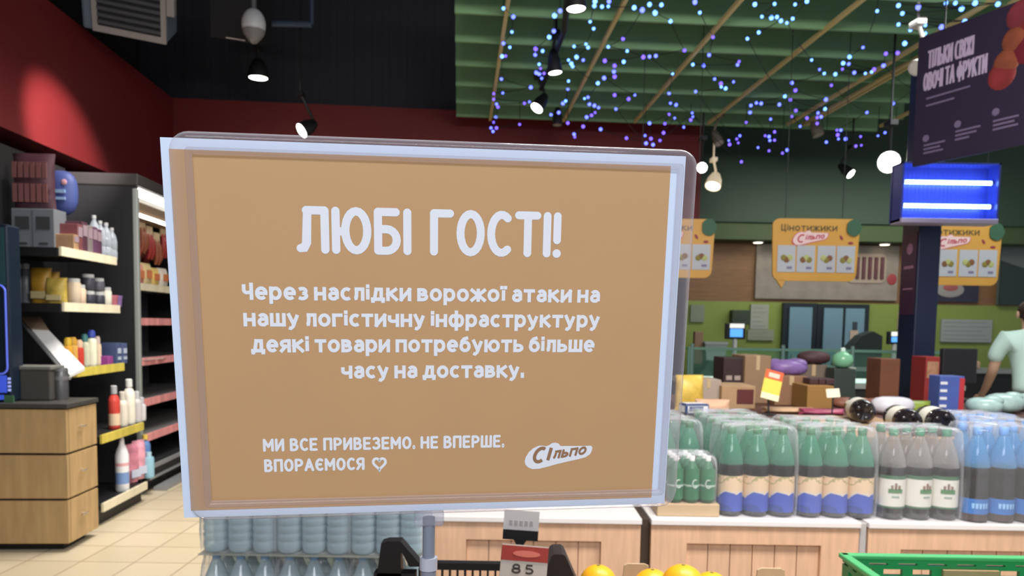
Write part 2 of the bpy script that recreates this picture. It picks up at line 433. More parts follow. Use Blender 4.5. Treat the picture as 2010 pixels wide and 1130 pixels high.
for (x, y) in ((0, 5.7), (3.6, 5.9), (-.2, 8.0), (3.6, 8.3)):
    MB().tube([(x, y, 4.1), (x, y, 6.2)], .006, 6).build('hanger', M_dark, sl)

# ================================================================ THE NOTICE AND ITS HOLDER
SG = Matrix.Translation((-.06535, .64443, 1.48864)) @ Matrix.Rotation(.14299, 4, 'Z') @ Matrix.Rotation(.12113, 4, 'X') @ Matrix.Rotation(-.01238, 4, 'Y')
notice = bpy.data.objects.new('printed_notice', None); COL.objects.link(notice); notice.empty_display_size = .05
notice.matrix_world = SG
tag(notice, 'large tan notice with white Ukrainian lettering in the clear holder', 'notice')
M_paper = mat('notice_white_margin', (206, 222, 246), .6)
M_tan = mat('notice_tan_print', (190, 152, 110), .6, var=.015, vs=14)
M_ink = mat('notice_white_print', (224, 230, 240), .6)
mm = .001
mb = MB(); mb.box(-.210, .210, -.0004, .0004, -.1537, .1537, 0)
mb.build('sheet', M_paper, notice)
MB().box(-.2040, .1972, -.0007, -.00041, -.1474, .1453, 0).build('tan_field', M_tan, notice)
TN = lambda a, b, d: Vector((a * mm, -.0009 - d * 1e-4, b * mm))
mb = MB(); text(mb, 'ЛЮБІ ГОСТІ!', -111.0, 105.0, 67.6, 37.5, 6.6, gap=.10, space=.42, T=TN, rnd=True)
mb.build('headline', M_ink, notice)
mb = MB()
for s, x0, x1, y in (
        ('Через наслідки ворожої атаки на', -154.7, 140.8, 29.9), ('нашу логістичну інфраструктуру', -154.6, 141.7, 8.4),
        ('деякі товари потребують більше', -149.4, 137.8, -13.0), ('часу на доставку.', -78.0, 76.5, -35.2)):
    text(mb, s, x0, x1, y, 13.9, 2.95, gap=.13, space=.30, T=TN)
mb.build('paragraph', M_ink, notice)
mb = MB()
text(mb, 'МИ ВСЕ ПРИВЕЗЕМО. НЕ ВПЕРШЕ.', -143.5, 60.5, -97.3, 11.4, 2.3, gap=.10, space=.34, T=TN, rnd=True)
text(mb, 'ВПОРАЄМОСЯ', -143.2, -60.0, -115.2, 11.4, 2.3, gap=.10, space=.34, T=TN, rnd=True)
ht = []
for i in range(41):
    a = 2 * PI * i / 40
    ht.append((-47.5 + 5.0 * (math.sin(a) ** 3) * 1.05, -109.5 + .36 * (13 * math.cos(a) - 5 * math.cos(2 * a) - 2 * math.cos(3 * a) - math.cos(4 * a))))
stroke(mb.bm, ht, 2.3, TN, 0, False)
mb.build('slogan', M_ink, notice)
# shop logo: pale swoosh badge with brown script letters
LG = [(79.0, -110.2), (79.8, -106.6), (82.4, -102.2), (86.3, -98.6), (91.0, -96.4), (94.4, -96.3), (97.6, -97.0), (100.6, -95.9), (103.0, -94.2), (106.0, -93.8), (108.8, -94.6), (110.8, -97.0), (116, -97.0), (124, -97.2), (132, -97.3), (138.6, -97.2), (139.9, -99.0), (139.4, -102.0), (138, -105), (134.0, -107.8), (127, -109.6), (118, -111.4), (109, -113.4), (100, -115.8), (92, -117.6), (86, -117.8), (82, -116.0), (79.6, -113.2)]
mb = MB(); f = mb.bm.faces.new([mb.bm.verts.new(TN(a, b, 0)) for a, b in LG])
lg = mb.build('logo', M_ink, notice)
TL = lambda a, b, d: Vector((a * mm, -.0013 - d * 1e-4, b * mm))
mb = MB()
text(mb, 'С', 84.5, 95.5, -112.8, 15.2, 2.9, T=TL, slant=.25, rise=.1)
text(mb, 'і', 98.0, 101.0, -110.6, 12.6, 2.9, T=TL, slant=.25)
text(mb, 'льпо', 103.6, 133.5, -108.6, 9.6, 1.9, gap=.12, T=TL, slant=.25, rise=.13)
mb.build('script', mat('logo_brown', (150, 112, 84), .6), lg)

holder = bpy.data.objects.new('sign_holder', None); COL.objects.link(holder); holder.empty_display_size = .05
holder.matrix_world = SG
tag(holder, 'clear plastic sign holder on a thin pole around the tan notice', 'sign holder')
M_acr = clear('clear_acrylic', (253, 252, 252), (222, 218, 226), .07, .10, coat=1.0, bump=.10, bs=9, facing=True)
prof = [(0.0, .0), (.8, -3.4), (3.0, -5.4), (7, -6.0), (12.5, -5.6), (16.5, -3.4), (17.2, -2.0), (16.5, -1.6), (11.5, -1.6)]
back = [(11.5, 1.6), (16.5, 1.8), (12.5, 4.0), (6, 4.4), (1.0, 3.0), (0, 0.1)]
rings = []
for ins, y in prof + back:
    rings.append([Vector(((8.0 + a) * mm, y * mm, (b + 1.5) * mm)) for a, b in rrect(424 - 2 * ins, 315 - 2 * ins, max(15 - ins, 1.2), 6)])
mb = MB(); mb.loft(rings, 0, cap=False)
mb.build('rim', M_acr, holder, 50)
MB().box(-.19, .205, .0018, .003, -.146, .146).build('back_plate', clear('clear_back', (235, 240, 246), (190, 200, 214), .25, .1), holder)
# pole under the holder, upright in the room
pt = SG @ Vector((-.005, .0005, -.156))
inv = SG.inverted()
def vert(z): return inv @ Vector((pt.x, pt.y, z))
MB().box(-.018, .008, -.007, .007, -.1665, -.154, 0, b=.002).build('clamp', clear('clamp_plastic', (240, 242, 246), (190, 190, 204), .3, .12), holder)
M_pole = mat('pole_grey', (138, 146, 164), .3, .35)
MB().tube([vert(pt.z - .004), vert(pt.z - .050)], .0055, 16).build('upper_pole', M_pole, holder, 40)
MB().tube([vert(pt.z - .046), vert(1.0)], .0068, 16).build('lower_pole', M_pole, holder, 40)
MB().tube([vert(pt.z - .040), vert(pt.z - .051)], .0078, 16).build('collar', mat('pole_collar', (176, 180, 194), .3), holder, 40)
MB().tube([vert(1.0), vert(.985)], .07, 28).build('foot', M_dark, holder, 40)

# ================================================================ LEFT SIDE: FRIDGE, SHELVES, CABINET
def STH(name, label, cat, x, y, z, group=None): return thing(name, label, cat, S(x, y, z), A4, group)
M_fridge = mat('fridge_inside', (92, 88, 96), .45, var=.05, vs=3)
M_fpost = mat('fridge_post_grey', (150, 156, 152), .4, .2)
M_rail = mat('pink_price_rail', (226, 150, 150), .5, var=.22, vs=14, stretch=(1, 1, .01))
M_railw = mat('pale_price_rail', (228, 218, 190), .5, var=.1, vs=9, stretch=(1, 1, .01))
M_tube = mat('white_tube_light', (255, 255, 255), .4, emit=(255, 250, 238), es=7)
fr = STH('open_fridge', 'tall open dairy fridge with pink price rails and mostly empty shelves', 'fridge', -2.7, 6.70, 0)
FL = 2.15
MB().box(-.84, 0, -.04, 0, .1, 2.66, 0, b=.006).build('side_panel', M_dark, fr)
MB().box(-.84, 0, FL, FL + .04, .1, 2.66, 0).build('side_panel', M_dark, fr)
MB().box(-.03, .012, -.045, -.002, .14, 2.58, 0, b=.008).build('corner_post', M_fpost, fr)
MB().box(-.84, -.78, 0, FL, .1, 2.6, 0).build('back_panel', M_fridge, fr)
MB().box(-.86, .02, -.05, FL + .04, 2.60, 2.70, 0, b=.01).build('top_cover', mat('fridge_top', (60, 58, 58), .5), fr)
cp = MB().box(-.26, -.0, .0, FL, 2.50, 2.60, 0, b=.01).build('canopy', M_white, fr)
MB().box(-.02, .006, .005, FL - .01, 2.515, 2.590).build('front_light', M_tube, cp)
MB().box(-.06, -.035, .01, FL - .01, 2.37, 2.395).build('inner_light', M_tube, cp)
MB().box(-.26, -.06, .0, FL, 2.38, 2.50).build('inner_canopy', mat('canopy_inside', (120, 100, 80), .5), cp)
for z, d, k in ((1.80, .46, 1), (1.485, .5, 0), (1.13, .54, 0), (.775, .58, 0), (.49, .66, 0)):
    sh = MB().box(-.80, -.80 + d + .16, .01, FL - .01, z - .03, z, 0).build('shelf', mat('fridge_shelf', (120, 118, 118), .4), fr)
    xf = -.80 + d + .16
    MB().box(xf, xf + .015, .01, FL - .01, z - .045, z + .02, 0).build('price_rail', M_railw if k else M_rail, sh)
bs = MB().box(-.84, .04, 0, FL, .10, .26, 0, b=.01).build('base', M_dark, fr)
MB().box(.04, .07, 0, FL, .205, .235, 0).box(.04, .06, 0, FL, .11, .13, 0).build('bumper', M_grey, bs)
MB().box(-.78, .0, .02, FL, 0, .10, 0).build('kick_plate', M_black, fr)
MB().box(.05, .16, .1, FL, .0, .035, 0).build('floor_rail', M_grey, fr)

# hanging sausages, dairy packs and leaflets in the fridge
M_saus = [mat('sausage_red', (150, 46, 44), .4, var=.2, vs=20), mat('sausage_brown', (140, 78, 52), .4, var=.2, vs=20)]
pos = 0
for i in range(9):
    y = .10 + i * .17
    for r_ in range(2):
        mb = MB()
        for k in range(2):
            mb.tube([(0, (k - .5) * .06, .0), (.015, (k - .5) * .06, -.06), (.02, (k - .5) * .065, -.17), (.0, (k - .5) * .06, -.23)], [.012, .026, .027, .012], 10)
        p = S(-2.7 - .22 - .28 * r_, 6.70 + y + .06 * r_, 2.33 - .04 * ((i + r_) % 3))
        o = mb.build('sausage_pack', M_saus[(i + r_) % 2], None, 50, p)
        tag(o, 'pack of red sausages hanging in a row high in the fridge', 'sausages', 'sausage packs hanging in the fridge')
        mb = MB(); mb.box(-.006, .006, -.06, .06, -.02, .075); mb.build('hang_tab', M_card2, o)
cols = [((238, 206, 120), 'yellow'), ((236, 226, 210), 'white'), ((222, 200, 150), 'cream'), ((226, 150, 130), 'pink')]
def pouch(w_, d_, h_, n=14, k=9, crimp=.25):
    mb = MB(); rings = []
    for j in range(k + 1):
        v = j / k; th = d_ * .5 * (max(math.sin(PI * min(max(v * .92 + .06, 0), 1)), .06) ** .55)
        wd = w_ * .5 * (1 - .10 * math.sin(PI * v))
        rings.append([Vector((wd * math.copysign(abs(math.cos(a)) ** .8, math.cos(a)), th * math.copysign(abs(math.sin(a)) ** .8, math.sin(a)) + .004 * math.sin(9 * a + 7 * v), h_ * v)) for a in [2 * PI * i / n for i in range(n)]])
    mb.loft(rings); return mb
def mk(name, label, cat, mb, mats, loc, rz=0.0, group=None, smooth=0, tilt=None):
    o = mb.build(name, mats, None, smooth, loc); o.rotation_euler = (tilt or 0, 0, rz)
    return tag(o, label, cat, group)
lb = ['yellow cheese pack at the near end of the fridge upper shelf', 'white dairy pack beside the yellow cheese pack on the fridge shelf', 'cream dairy pack in the middle of the fridge upper shelf',
      'pink dairy pack lying on the fridge upper shelf', 'tall pale yellow pack on the fridge upper shelf', 'farthest white pack on the fridge upper shelf']
for i, (y, h, c) in enumerate(((.10, .12, 0), (.30, .10, 1), (.48, .2, 3), (.66, .22, 2), (.84, .19, 0), (1.06, .2, 1))):
    o = mk('dairy_pack', lb[i], 'dairy pack', pouch(.17, .1, h), mat('pack_' + cols[c][1], cols[c][0], .4, var=.12, vs=18), S(-2.96, 6.70 + y + .1, 1.80), A4 + R(80), 'packs on the fridge upper shelf', 50)
    MB().box(-.04, .04, -.056, -.05, h * .35, h * .7).build('pack_label', mat('pack_print_' + cols[c][1], (200, 120, 80), .5), o)
for i, (y, lb_) in enumerate(((.25, 'loose pale leaflet lying on the third fridge shelf, nearest'), (.62, 'second pale leaflet lying farther along the third fridge shelf'))):
    mk('leaflet', lb_, 'leaflet', MB().box(-.13, .13, -.18, .18, 0, .004).box(-.10, .02, -.15, -.02, .004, .006), mat('leaflet_paper', (176, 170, 164), .6), S(-2.9, 6.70 + y + .1, 1.131), A4 + R(20 * i - 8))

# gondola shelving
M_gond = mat('shelf_black', (30, 30, 32), .5)
gd = STH('shelving_unit', 'black grocery shelving unit stocked with packs beside the open fridge', 'shelving unit', -2.7, 5.43, 0)
MB().box(-.60, -.55, .0, 1.2, 0, 2.72, 0).build('back_panel', M_gond, gd)
MB().box(-.60, .10, .2, .98, .0, .11, 0).build('plinth', M_black, gd)
M_yrail = mat('yellow_price_rail', (206, 188, 84), .5, var=.16, vs=11, stretch=(1, 1, .01))
for z, y0, y1, k in ((1.965, -.02, .82, 0), (1.59, .0, .86, 0), (1.13, .10, .92, 1), (.648, .2, .93, 1), (.15, .2, .98, 0)):
    sh = MB().box(-.56, -.005 + (.14 if z < 1 else 0), y0, y1, z - .035, z, 0).build('shelf', M_gond, gd)
    MB().box(-.005 + (.14 if z < 1 else 0), .012 + (.14 if z < 1 else 0), y0, y1, z - .05, z + .012, 0).build('price_rail', M_yrail if k else M_railw, sh)
    MB().box(-.5, -.01, y0 - .012, y0, z - .055, z + .004, 0).build('end_bracket', M_black, sh)

# tilted white tray at the near end of the middle shelf
TR_ = STH('sloping_tray', 'white sloping tray board leaning down to the middle shelf corner', 'tray', -2.7, 5.43, 0)
a0 = at(40, 622, 5.5); a1 = at(80, 622, 5.52); b0 = at(137, 735, 5.22); b1 = at(166, 721, 5.36); m0 = at(62, 646, 5.44); m1 = at(96, 648, 5.48)
IV = (Matrix.Translation(S(-2.7, 5.43, 0)) @ Matrix.Rotation(A4, 4, 'Z')).inverted()
def slab(p, q, r, s, t=.02):
    P = [IV @ v for v in (p, q, r, s)]; dn = Vector((-.004, .01, -t))
    return MB().loft([[v for v in P], [v + dn for v in P]])
slab(m0, m1, b1, b0, .022).build('white_board', mat('tray_white', (246, 246, 246), .4), TR_)  # plain white board of the tray
slab(a0, a1, m1, m0, .02).build('wood_end', mat('tray_wood', (166, 140, 116), .6), TR_)
d3 = Vector((0, 0, -.02))
MB().tube([IV @ (a0 + d3 * 1.4), IV @ (b0 + d3 * 1.4)], .012, 6).build('edge_bar', M_grey, TR_)

# --- goods on the shelving
GX = -2.7
def G_at(px, z, dx=-.1):
    """store position on shelf height z: plane dx behind the shelf front"""
    n = Vector((math.cos(A4), math.sin(A4), 0)); d = ray(px, 0); t = (GX + dx) / (d.dot(n)); p = d * t
    return Vector((p.x, p.y, z))
def boxm(w_, d_, h_, b=.004): return MB().box(-w_ / 2, w_ / 2, -d_ / 2, d_ / 2, 0, h_, 0, b=b)
M_gbox = mat('grey_carton', (112, 116, 122), .6, var=.05, vs=8)
for i, (px, lbl) in enumerate(((44, 'grey carton with dark label, left of the pair on the top shelf'), (85, 'grey carton with dark label, right of the pair on the top shelf'))):
    p = at(px, 475, 5.42)
    o = mk('carton', lbl, 'carton', boxm(.150, .16, .29), M_gbox, (p.x, p.y + .08, 1.966), A4 * .5, 'grey cartons on the top shelf')
    MB().box(-.048, .048, -.083, -.0805, .145, .235).build('carton_label', mat('dark_print', (58, 60, 62), .6), o)
    MB().box(-.03, .03, -.083, -.0805, .04, .055).build('small_print', mat('dark_print', (58, 60, 62), .6), o)
# big rounded packs above the cartons
p = at(52, 395, 5.46)
o = mk('snack_bag', 'big dull red bag with two rows of tall print standing above the grey cartons', 'bag', pouch(.30, .12, .40), mat('bag_navy_red', (76, 46, 56), .55, var=.2, vs=6), (p.x, p.y + .1, 2.262), A4 * .5, smooth=50)
mb = MB()
for r_ in range(2):
    for k in range(6): mb.box(-.12 + k * .042, -.09 + k * .042, -.066, -.058, .05 + r_ * .17, .18 + r_ * .15)
mb.build('tall_print', mat('dull_red_print', (124, 80, 80), .55), o)
p = at(88, 396, 5.6)
o = mk('snack_bag', 'rounded blue bag with white stripes behind the dull red bag', 'bag', MB().ell((0, 0, .165), .125, .07, .165, n=20, k=12, e=.75), mat('bag_blue', (74, 88, 150), .5, var=.1, vs=7), (p.x + .0, p.y + .20, 2.262), A4 * .5, smooth=60)
MB().box(-.04, .07, -.077, -.064, .155, .18).box(-.04, .07, -.077, -.064, .105, .125).build('stripe_print', mat('bag_stripe', (150, 180, 220), .5), o)
MB().ell((.06, -.066, .235), .022, .008, .022).build('dot_print', mat('bag_dot', (214, 160, 170), .5), o)
# slim packs and bottles on the top shelf
slim = [(112, .12, (168, 132, 100), 'tan slim pack next to the grey cartons on the top shelf'), (120, .20, (120, 70, 74), 'wine red slim pack third along the top shelf'),
        (130, .225, (84, 52, 66), 'dark red slim pack standing tall on the top shelf'), (141, .21, (128, 118, 118), 'grey striped slim pack on the top shelf'),
        (151, .21, (98, 66, 92), 'purple slim pack on the top shelf'), (160, .20, (92, 58, 80), 'plum slim pack just before the silver bottles')]
for i, (px, h, c, lbl) in enumerate(slim):
    p = G_at(px + 4, 1.966, -.10)
    o = mk('slim_pack', lbl, 'pack', boxm(.16, .075, h), mat('slim_pack_%d' % i, c, .5, var=.15, vs=16), p, A4, 'slim packs on the top shelf')
    MB().box(.0805, .083, -.03, .03, h * .55, h * .9).build('pack_print', mat('slim_print', (150, 130, 140), .5), o)
def bottle_prof(r, h, neck=.35):
    z1 = h * (1 - neck)
    return [(r * .86, 0), (r * .98, .008), (r, .02), (r, z1), (r * .93, z1 + .02), (r * .62, h - h * neck * .45), (r * .32, h - .035), (r * .30, h - .018), (r * .30, h)]
M_silver = clear('silver_water', (225, 232, 240), (190, 198, 208), .6, .08, facing=True)
for i, (px, h, lbl) in enumerate(((172, .30, 'clear water bottle nearest the slim packs on the top shelf'), (184, .28, 'clear water bottle second from the top shelf end'), (196, .27, 'clear silvery water bottle closing the top shelf row'), (207, .25, 'short silvery bottle at the very end of the top shelf'))):
    p = G_at(px + 3, 1.966, -.09 - .03 * (i % 2))
    o = mk('water_bottle', lbl, 'bottle', MB().lathe([(.034, 0), (.040, .012), (.040, h * .3), (.036, h * .33), (.040, h * .36), (.040, h * .62), (.03, h * .8), (.014, h * .92), (.014, h)], 16), M_silver, p, 0, 'water bottles on the top shelf', 40)
    MB().lathe([(.016, h - .012), (.016, h + .012)], 12).build('cap', M_lightgrey, o)
# second shelf
for i, px in enumerate((22, 31, 40, 50)):
    p = at(px + 2, 588, 5.55); p.z = 1.592
    o = mk('can', ('white topped can, leftmost in the row on the second shelf', 'second white topped can on the second shelf', 'third white topped can on the second shelf', 'fourth white topped can beside the yellow bags')[i], 'can', MB().lathe([(.028, 0), (.031, .006), (.031, .235), (.02, .255)], 16), mat('can_grey', (120, 124, 132), .35, var=.15, vs=12), p, 0, 'cans on the second shelf', 40)
    MB().lathe([(.024, .25), (.024, .285), (.018, .29)], 14).build('lid', M_lightgrey, o, 40)
for i, (px, dy, h, c, lbl) in enumerate(((66, .16, .22, (150, 110, 52), 'brown and yellow bag next to the cans on the second shelf'), (82, .08, .26, (190, 144, 50), 'tall orange yellow bag on the second shelf'),
                                     (98, .2, .24, (200, 150, 60), 'amber bag behind the yellow bags on the second shelf'), (112, .06, .19, (206, 178, 84), 'yellow bag nearest the beige jars'))):
    p = at(px, 588, 5.46 + dy); p.z = 1.592
    o = mk('food_bag', lbl, 'bag', pouch(.15, .09, h), mat('food_bag_%d' % i, c, .4, var=.25, vs=14), p, A4, 'yellow bags on the second shelf', 50)
    MB().box(-.05, .05, -.051, -.044, h * .15, h * .35).build('bag_label', mat('bag_label_cream', (206, 190, 140), .5), o)
for i, (px, z, h, c, lbl) in enumerate(((129, 0, .19, (206, 186, 160), 'beige jar with white lid on the second shelf'), (139, 0, .15, (216, 190, 164), 'short beige jar beside the tall beige jar'), (158, 0, .11, (54, 54, 66), 'black and white jar at the bottom of the stack on the second shelf'),
                                     (158, .115, .12, (66, 66, 76), 'black and white jar stacked on another jar'), (178, 0, .11, (58, 58, 68), 'dark jar with white lid at the second shelf stack'), (178, .115, .1, (90, 90, 100), 'upper dark jar with white lid in the second shelf stack'), (192, 0, .15, (222, 216, 200), 'white cream jar near the second shelf end'))):
    p = G_at(px + 3, 1.592 + z, -.10)
    o = mk('jar', lbl, 'jar', MB().lathe([(.042, 0), (.046, .006), (.046, h - .035), (.038, h - .024)], 18), mat('jar_%d' % i, c, .4, var=.1, vs=9), p, 0, 'jars on the second shelf', 40)
    MB().lathe([(.041, h - .026), (.041, h - .002), (.036, h)], 18).build('lid', M_lightgrey, o, 40)
for i, px in enumerate((207, 216)):
    p = G_at(px + 3, 1.592, -.07)
    mk('small_tub', ('small pink tub near the second shelf end', 'small purple tub at the second shelf end')[i], 'tub', MB().lathe([(.03, 0), (.036, .07), (.038, .075), (.038, .09)], 16), mat('tub_%d' % i, ((176, 104, 116), (126, 100, 150))[i], .4), p, 0, None, 40)
# third shelf
third = [(108, .19, .032, (206, 150, 48), (198, 160, 40), 'yellow capped bottle, first on the middle shelf'), (118, .19, .034, (214, 168, 84), (206, 156, 50), 'amber bottle second on the middle shelf'),
         (131, .17, .03, (196, 64, 50), (214, 180, 150), 'red bottle on the middle shelf'), (142, .21, .03, (206, 206, 180), (70, 130, 130), 'pale bottle with teal cap on the middle shelf'),
         (156, .24, .036, (226, 224, 200), (60, 76, 170), 'cream bottle with blue cap on the middle shelf'), (167, .19, .03, (232, 208, 180), (220, 200, 190), 'cream short bottle beside the blue capped one')]
for i, (px, h, r, c, cc, lbl) in enumerate(third):
    p = G_at(px + 9, 1.132, -.08 - .03 * (i % 2))
    o = mk('sauce_bottle', lbl, 'bottle', MB().lathe(bottle_prof(r, h, .25), 16), mat('sauce_%d' % i, c, .35, var=.12, vs=14), p, 0, 'bottles on the middle shelf', 40)
    MB().lathe([(r * .75, h - .02), (r * .75, h + .02), (r * .5, h + .035)], 14).build('cap', mat('sauce_cap_%d' % i, cc, .4), o, 40)
for i, (px, h, lbl) in enumerate(((176, .07, 'low magenta pack at the middle shelf front'), (194, .17, 'navy blue box leaning on the middle shelf'), (206, .165, 'navy blue box at the end of the middle shelf'))):
    p = G_at(px + 10, 1.132, -.09)
    o = mk('box', lbl, 'box', boxm(.13, .085, h), mat('shelfbox_%d' % i, ((150, 70, 140), (74, 86, 124), (80, 92, 132))[i], .45, var=.12, vs=12), p, A4, None)
    if i: MB().box(.066, .068, -.03, .03, h * .2, h * .35).box(.066, .068, -.03, .03, h * .5, h * .75).build('white_print', mat('box_print', (180, 190, 210), .5), o)
# fourth shelf
for i, (px, h, r, c, cc, lbl) in enumerate(((205, .30, .042, (200, 70, 60), (170, 170, 176), 'red and white bottle with grey cap, first on the fourth shelf'), (222, .24, .04, (222, 214, 200), (206, 200, 190), 'white bottle behind the red one on the fourth shelf'),
                                      (236, .33, .046, (228, 222, 208), (216, 220, 220), 'tall cream bottle with white cap on the fourth shelf'), (251, .22, .04, (198, 194, 196), (190, 190, 195), 'grey white bottle at the fourth shelf end'), (261, .16, .034, (206, 204, 206), (190, 190, 195), 'small pale bottle last on the fourth shelf'))):
    p = G_at(px + 3, .650, .06)
    o = mk('drink_bottle', lbl, 'bottle', MB().lathe(bottle_prof(r, h, .3), 18), mat('drink_%d' % i, c, .35, var=.12, vs=10), p, 0, 'bottles on the fourth shelf', 40)
    MB().lathe([(r * .55, h - .03), (r * .55, h + .03), (r * .4, h + .035)], 14).build('cap', mat('drink_cap_%d' % i, cc, .4), o, 40)
    if i == 0: MB().lathe([(r * 1.01, h * .1), (r * 1.01, h * .4)], 18, cap=False).build('bottle_label', mat('drink_label_pale', (226, 200, 170), .5), o, 40)
# bottom shelf
def spray(lbl, px):
    p = G_at(px, .152, .08)
    o = mk('spray_bottle', lbl, 'bottle', MB().lathe([(.045, 0), (.05, .01), (.05, .28), (.04, .32), (.02, .37), (.018, .40), (.012, .43)], 20), mat('spray_white', (236, 236, 240), .3), p, 0, None, 40)
    MB().lathe([(.0505, .06), (.0505, .15)], 20, cap=False).build('blue_label', mat('spray_blue', (120, 150, 200), .4), o, 40)
    MB().lathe([(.0505, .2), (.0505, .225)], 20, cap=False).build('pink_band', mat('spray_pink', (226, 170, 176), .4), o, 40)
spray('white household bottle with blue label on the bottom shelf', 222)
for i, (px, h, c, lbl) in enumerate(((240, .32, (220, 140, 160), 'pink patterned pack on the bottom shelf'), (255, .33, (226, 160, 176), 'second pink patterned pack on the bottom shelf'))):
    p = G_at(px, .152, .02)
    o = mk('wipes_pack', lbl, 'pack', pouch(.14, .1, h), mat('pink_pack_%d' % i, c, .4, var=.35, vs=16), p, A4 + R(70), None, 50)
    MB().box(-.05, .05, -.056, -.048, h * .15, h * .35).build('pack_label', mat('pink_pack_label', (200, 206, 226), .5), o)
for i, (px, h, lbl) in enumerate(((270, .34, 'blue bottle with yellow cap on the bottom shelf'), (277, .2, 'pale blue bottle at the bottom shelf end'))):
    p = G_at(px, .152, .085 - .05 * (1 - i))
    o = mk('cleaner_bottle', lbl, 'bottle', MB().lathe(bottle_prof(.042, h, .22), 16), mat('cleaner_%d' % i, ((92, 130, 184), (150, 196, 214))[i], .3), p, 0, None, 40)
    MB().lathe([(.022, h - .02), (.022, h + .02)], 12).build('cap', mat('cleaner_cap_%d' % i, ((222, 190, 90), (170, 206, 220))[i], .4), o, 40)

# ---------------------------------------------------------------- drawer cabinet with its worktop
cb = STH('drawer_cabinet', 'oak drawer cabinet with dark worktop and three stacked drawers', 'cabinet', -2.474, 4.99, 0)
CW, CD, CH = .95, .40, .925
MB().box(-CW, -.03, .025, CD - .01, .05, CH).build('carcass', mat('cabinet_dark', (40, 32, 28), .6), cb)
MB().box(-CW + .05, -.07, .07, CD - .05, 0, .05).build('plinth', M_black, cb)
for i in range(3):
    z0 = .055 + i * .292; z1 = z0 + .277
    for k in range(2):
        x1 = -.03 - k * .62; x0 = x1 - .61
        MB().box(x0, x1 + (.028 if k == 0 else 0), 0, .026, z0, z1, 0, b=.003).build('front_panel', M_oakfront, cb)
    dr = MB().box(-.03, 0, .03, CD, z0, z1, 0, b=.003).build('drawer', M_oakfront, cb)
    MB().tube([(0, CD * .42, z0 + .16), (.02, CD * .42, z0 + .155)], .006, 8).tube([(.02, CD * .32, z0 + .155), (.024, CD * .42, z0 + .152), (.02, CD * .52, z0 + .155)], .006, 8).build('handle', mat('handle_steel', (216, 206, 190), .2, .8), dr, 40)
MB().box(-CW, .012, -.012, CD + .01, CH, CH + .03, 0, b=.004).build('worktop', mat('worktop_grey', (66, 64, 62), .45), cb)
wt = CH + .031
# things on the worktop
p = at(60, 785, 5.02)
o = thing('storage_box', 'grey lidded box standing on the dark worktop', 'box', (p.x + .02, p.y + .0, wt), A4)
MB().box(-.10, .15, -.08, .08, .0, .20, 0, b=.01).build('body', mat('box_grey_dark', (74, 72, 68), .5), o)
MB().box(-.11, .16, -.09, .09, .20, .225, 0, b=.006).build('lid', mat('box_lid_grey', (112, 112, 108), .5), o)
p = at(98, 780, 5.05)
o = thing('cup_holder', 'small grey canister beside the grey lidded box', 'canister', (p.x + .075, p.y, wt))
MB().lathe([(.045, 0), (.045, .20), (.04, .21)], 20).build('body', mat('canister_grey', (92, 92, 94), .3, .4), o, 40)
MB().lathe([(.047, .13), (.047, .155)], 20).lathe([(.047, .19), (.047, .2)], 20).build('band', mat('canister_band', (140, 140, 142), .3, .5), o, 40)
# coffee machine at the left edge
q = at(24, 780, 4.84)
cm = thing('vending_machine', 'dark navy machine with glowing blue outline and icons at left edge', 'vending machine', (q.x, q.y, wt), A4)
MB().box(-.5, 0, 0, .14, .0, 1.12, 0, b=.012).build('housing', mat('machine_navy', (22, 34, 48), .35), cm)
M_bl = mat('blue_glow', (90, 110, 220), .4, emit=(88, 100, 200), es=.55)
out = rrect(.085, .56, .04, 6, -.062, .46)
MB().tube([(a, -.008, b) for a, b in out] + [(out[0][0], -.008, out[0][1])], .006, 6).build('glowing_outline', M_bl, cm)
MB().box(-.1, -.03, -.006, 0, .06, .17).box(-.09, -.05, -.006, 0, -.0 + .015, .045).build('display', mat('blue_screen', (40, 60, 160), .3, emit=(60, 84, 200), es=.8), cm)
mb = MB()
for r_ in range(4):
    mb.box(-.022, -.006, -.005, 0, .07 + r_ * .024, .084 + r_ * .024)
mb.build('touch_icon', mat('icon_glow', (150, 160, 220), .4, emit=(150, 160, 230), es=.8), cm)
mb = MB(); mb.box(-.5, -.02, -.004, 0, .74, 1.1); mb.build('teal_front', mat('machine_teal', (46, 78, 84), .3), cm)
mk('price_tag', 'small green tag at the foot of the navy machine', 'tag', MB().box(-.06, .0, -.004, .004, 0, .045), mat('tag_green', (70, 110, 80), .5), (q.x + .03, q.y - .03, wt))

# ================================================================ CEILING FITTINGS
# air heater hanging at the top left
p = at(238, 14, 6.4)
ac = thing('air_heater', 'white louvred air heater hanging from the ceiling at top left', 'air heater', (p.x, p.y, p.z), R(20))
ac.rotation_euler = (R(32), R(6), R(14))
MB().box(-.30, .34, 0, .42, -.22, .24, 0, b=.02).build('housing', mat('heater_body', (96, 112, 128), .5), ac)
mb = MB(); mb.box(-.22, .34, -.02, 0, -.22, -.17); mb.box(-.22, .34, -.02, 0, .19, .24); mb.box(-.22, -.18, -.02, 0, -.17, .19); mb.box(.30, .34, -.02, 0, -.17, .19)
mb.build('front_frame', mat('heater_frame', (150, 146, 144), .5), ac)
MB().box(-.18, .30, -.004, -.001, -.17, .19).build('grille_back', mat('heater_dark', (40, 44, 50), .6), ac)
for i in range(7):
    z = -.15 + i * .052
    MB().box(-.18, .30, -.028, -.006, z, z + .026).build('louver', mat('heater_louver', (70, 73, 80), .5), ac)
MB().box(.34, .40, .0, .1, .0, .16, 0, b=.006).build('bracket', mat('heater_frame', (150, 146, 144), .5), ac)
MB().tube([(0, .25, .24), (0, .25 + 1.0, 1.9)], .012, 8).build('hanger', M_dark, ac)
p = at(455, 40, 6.9)
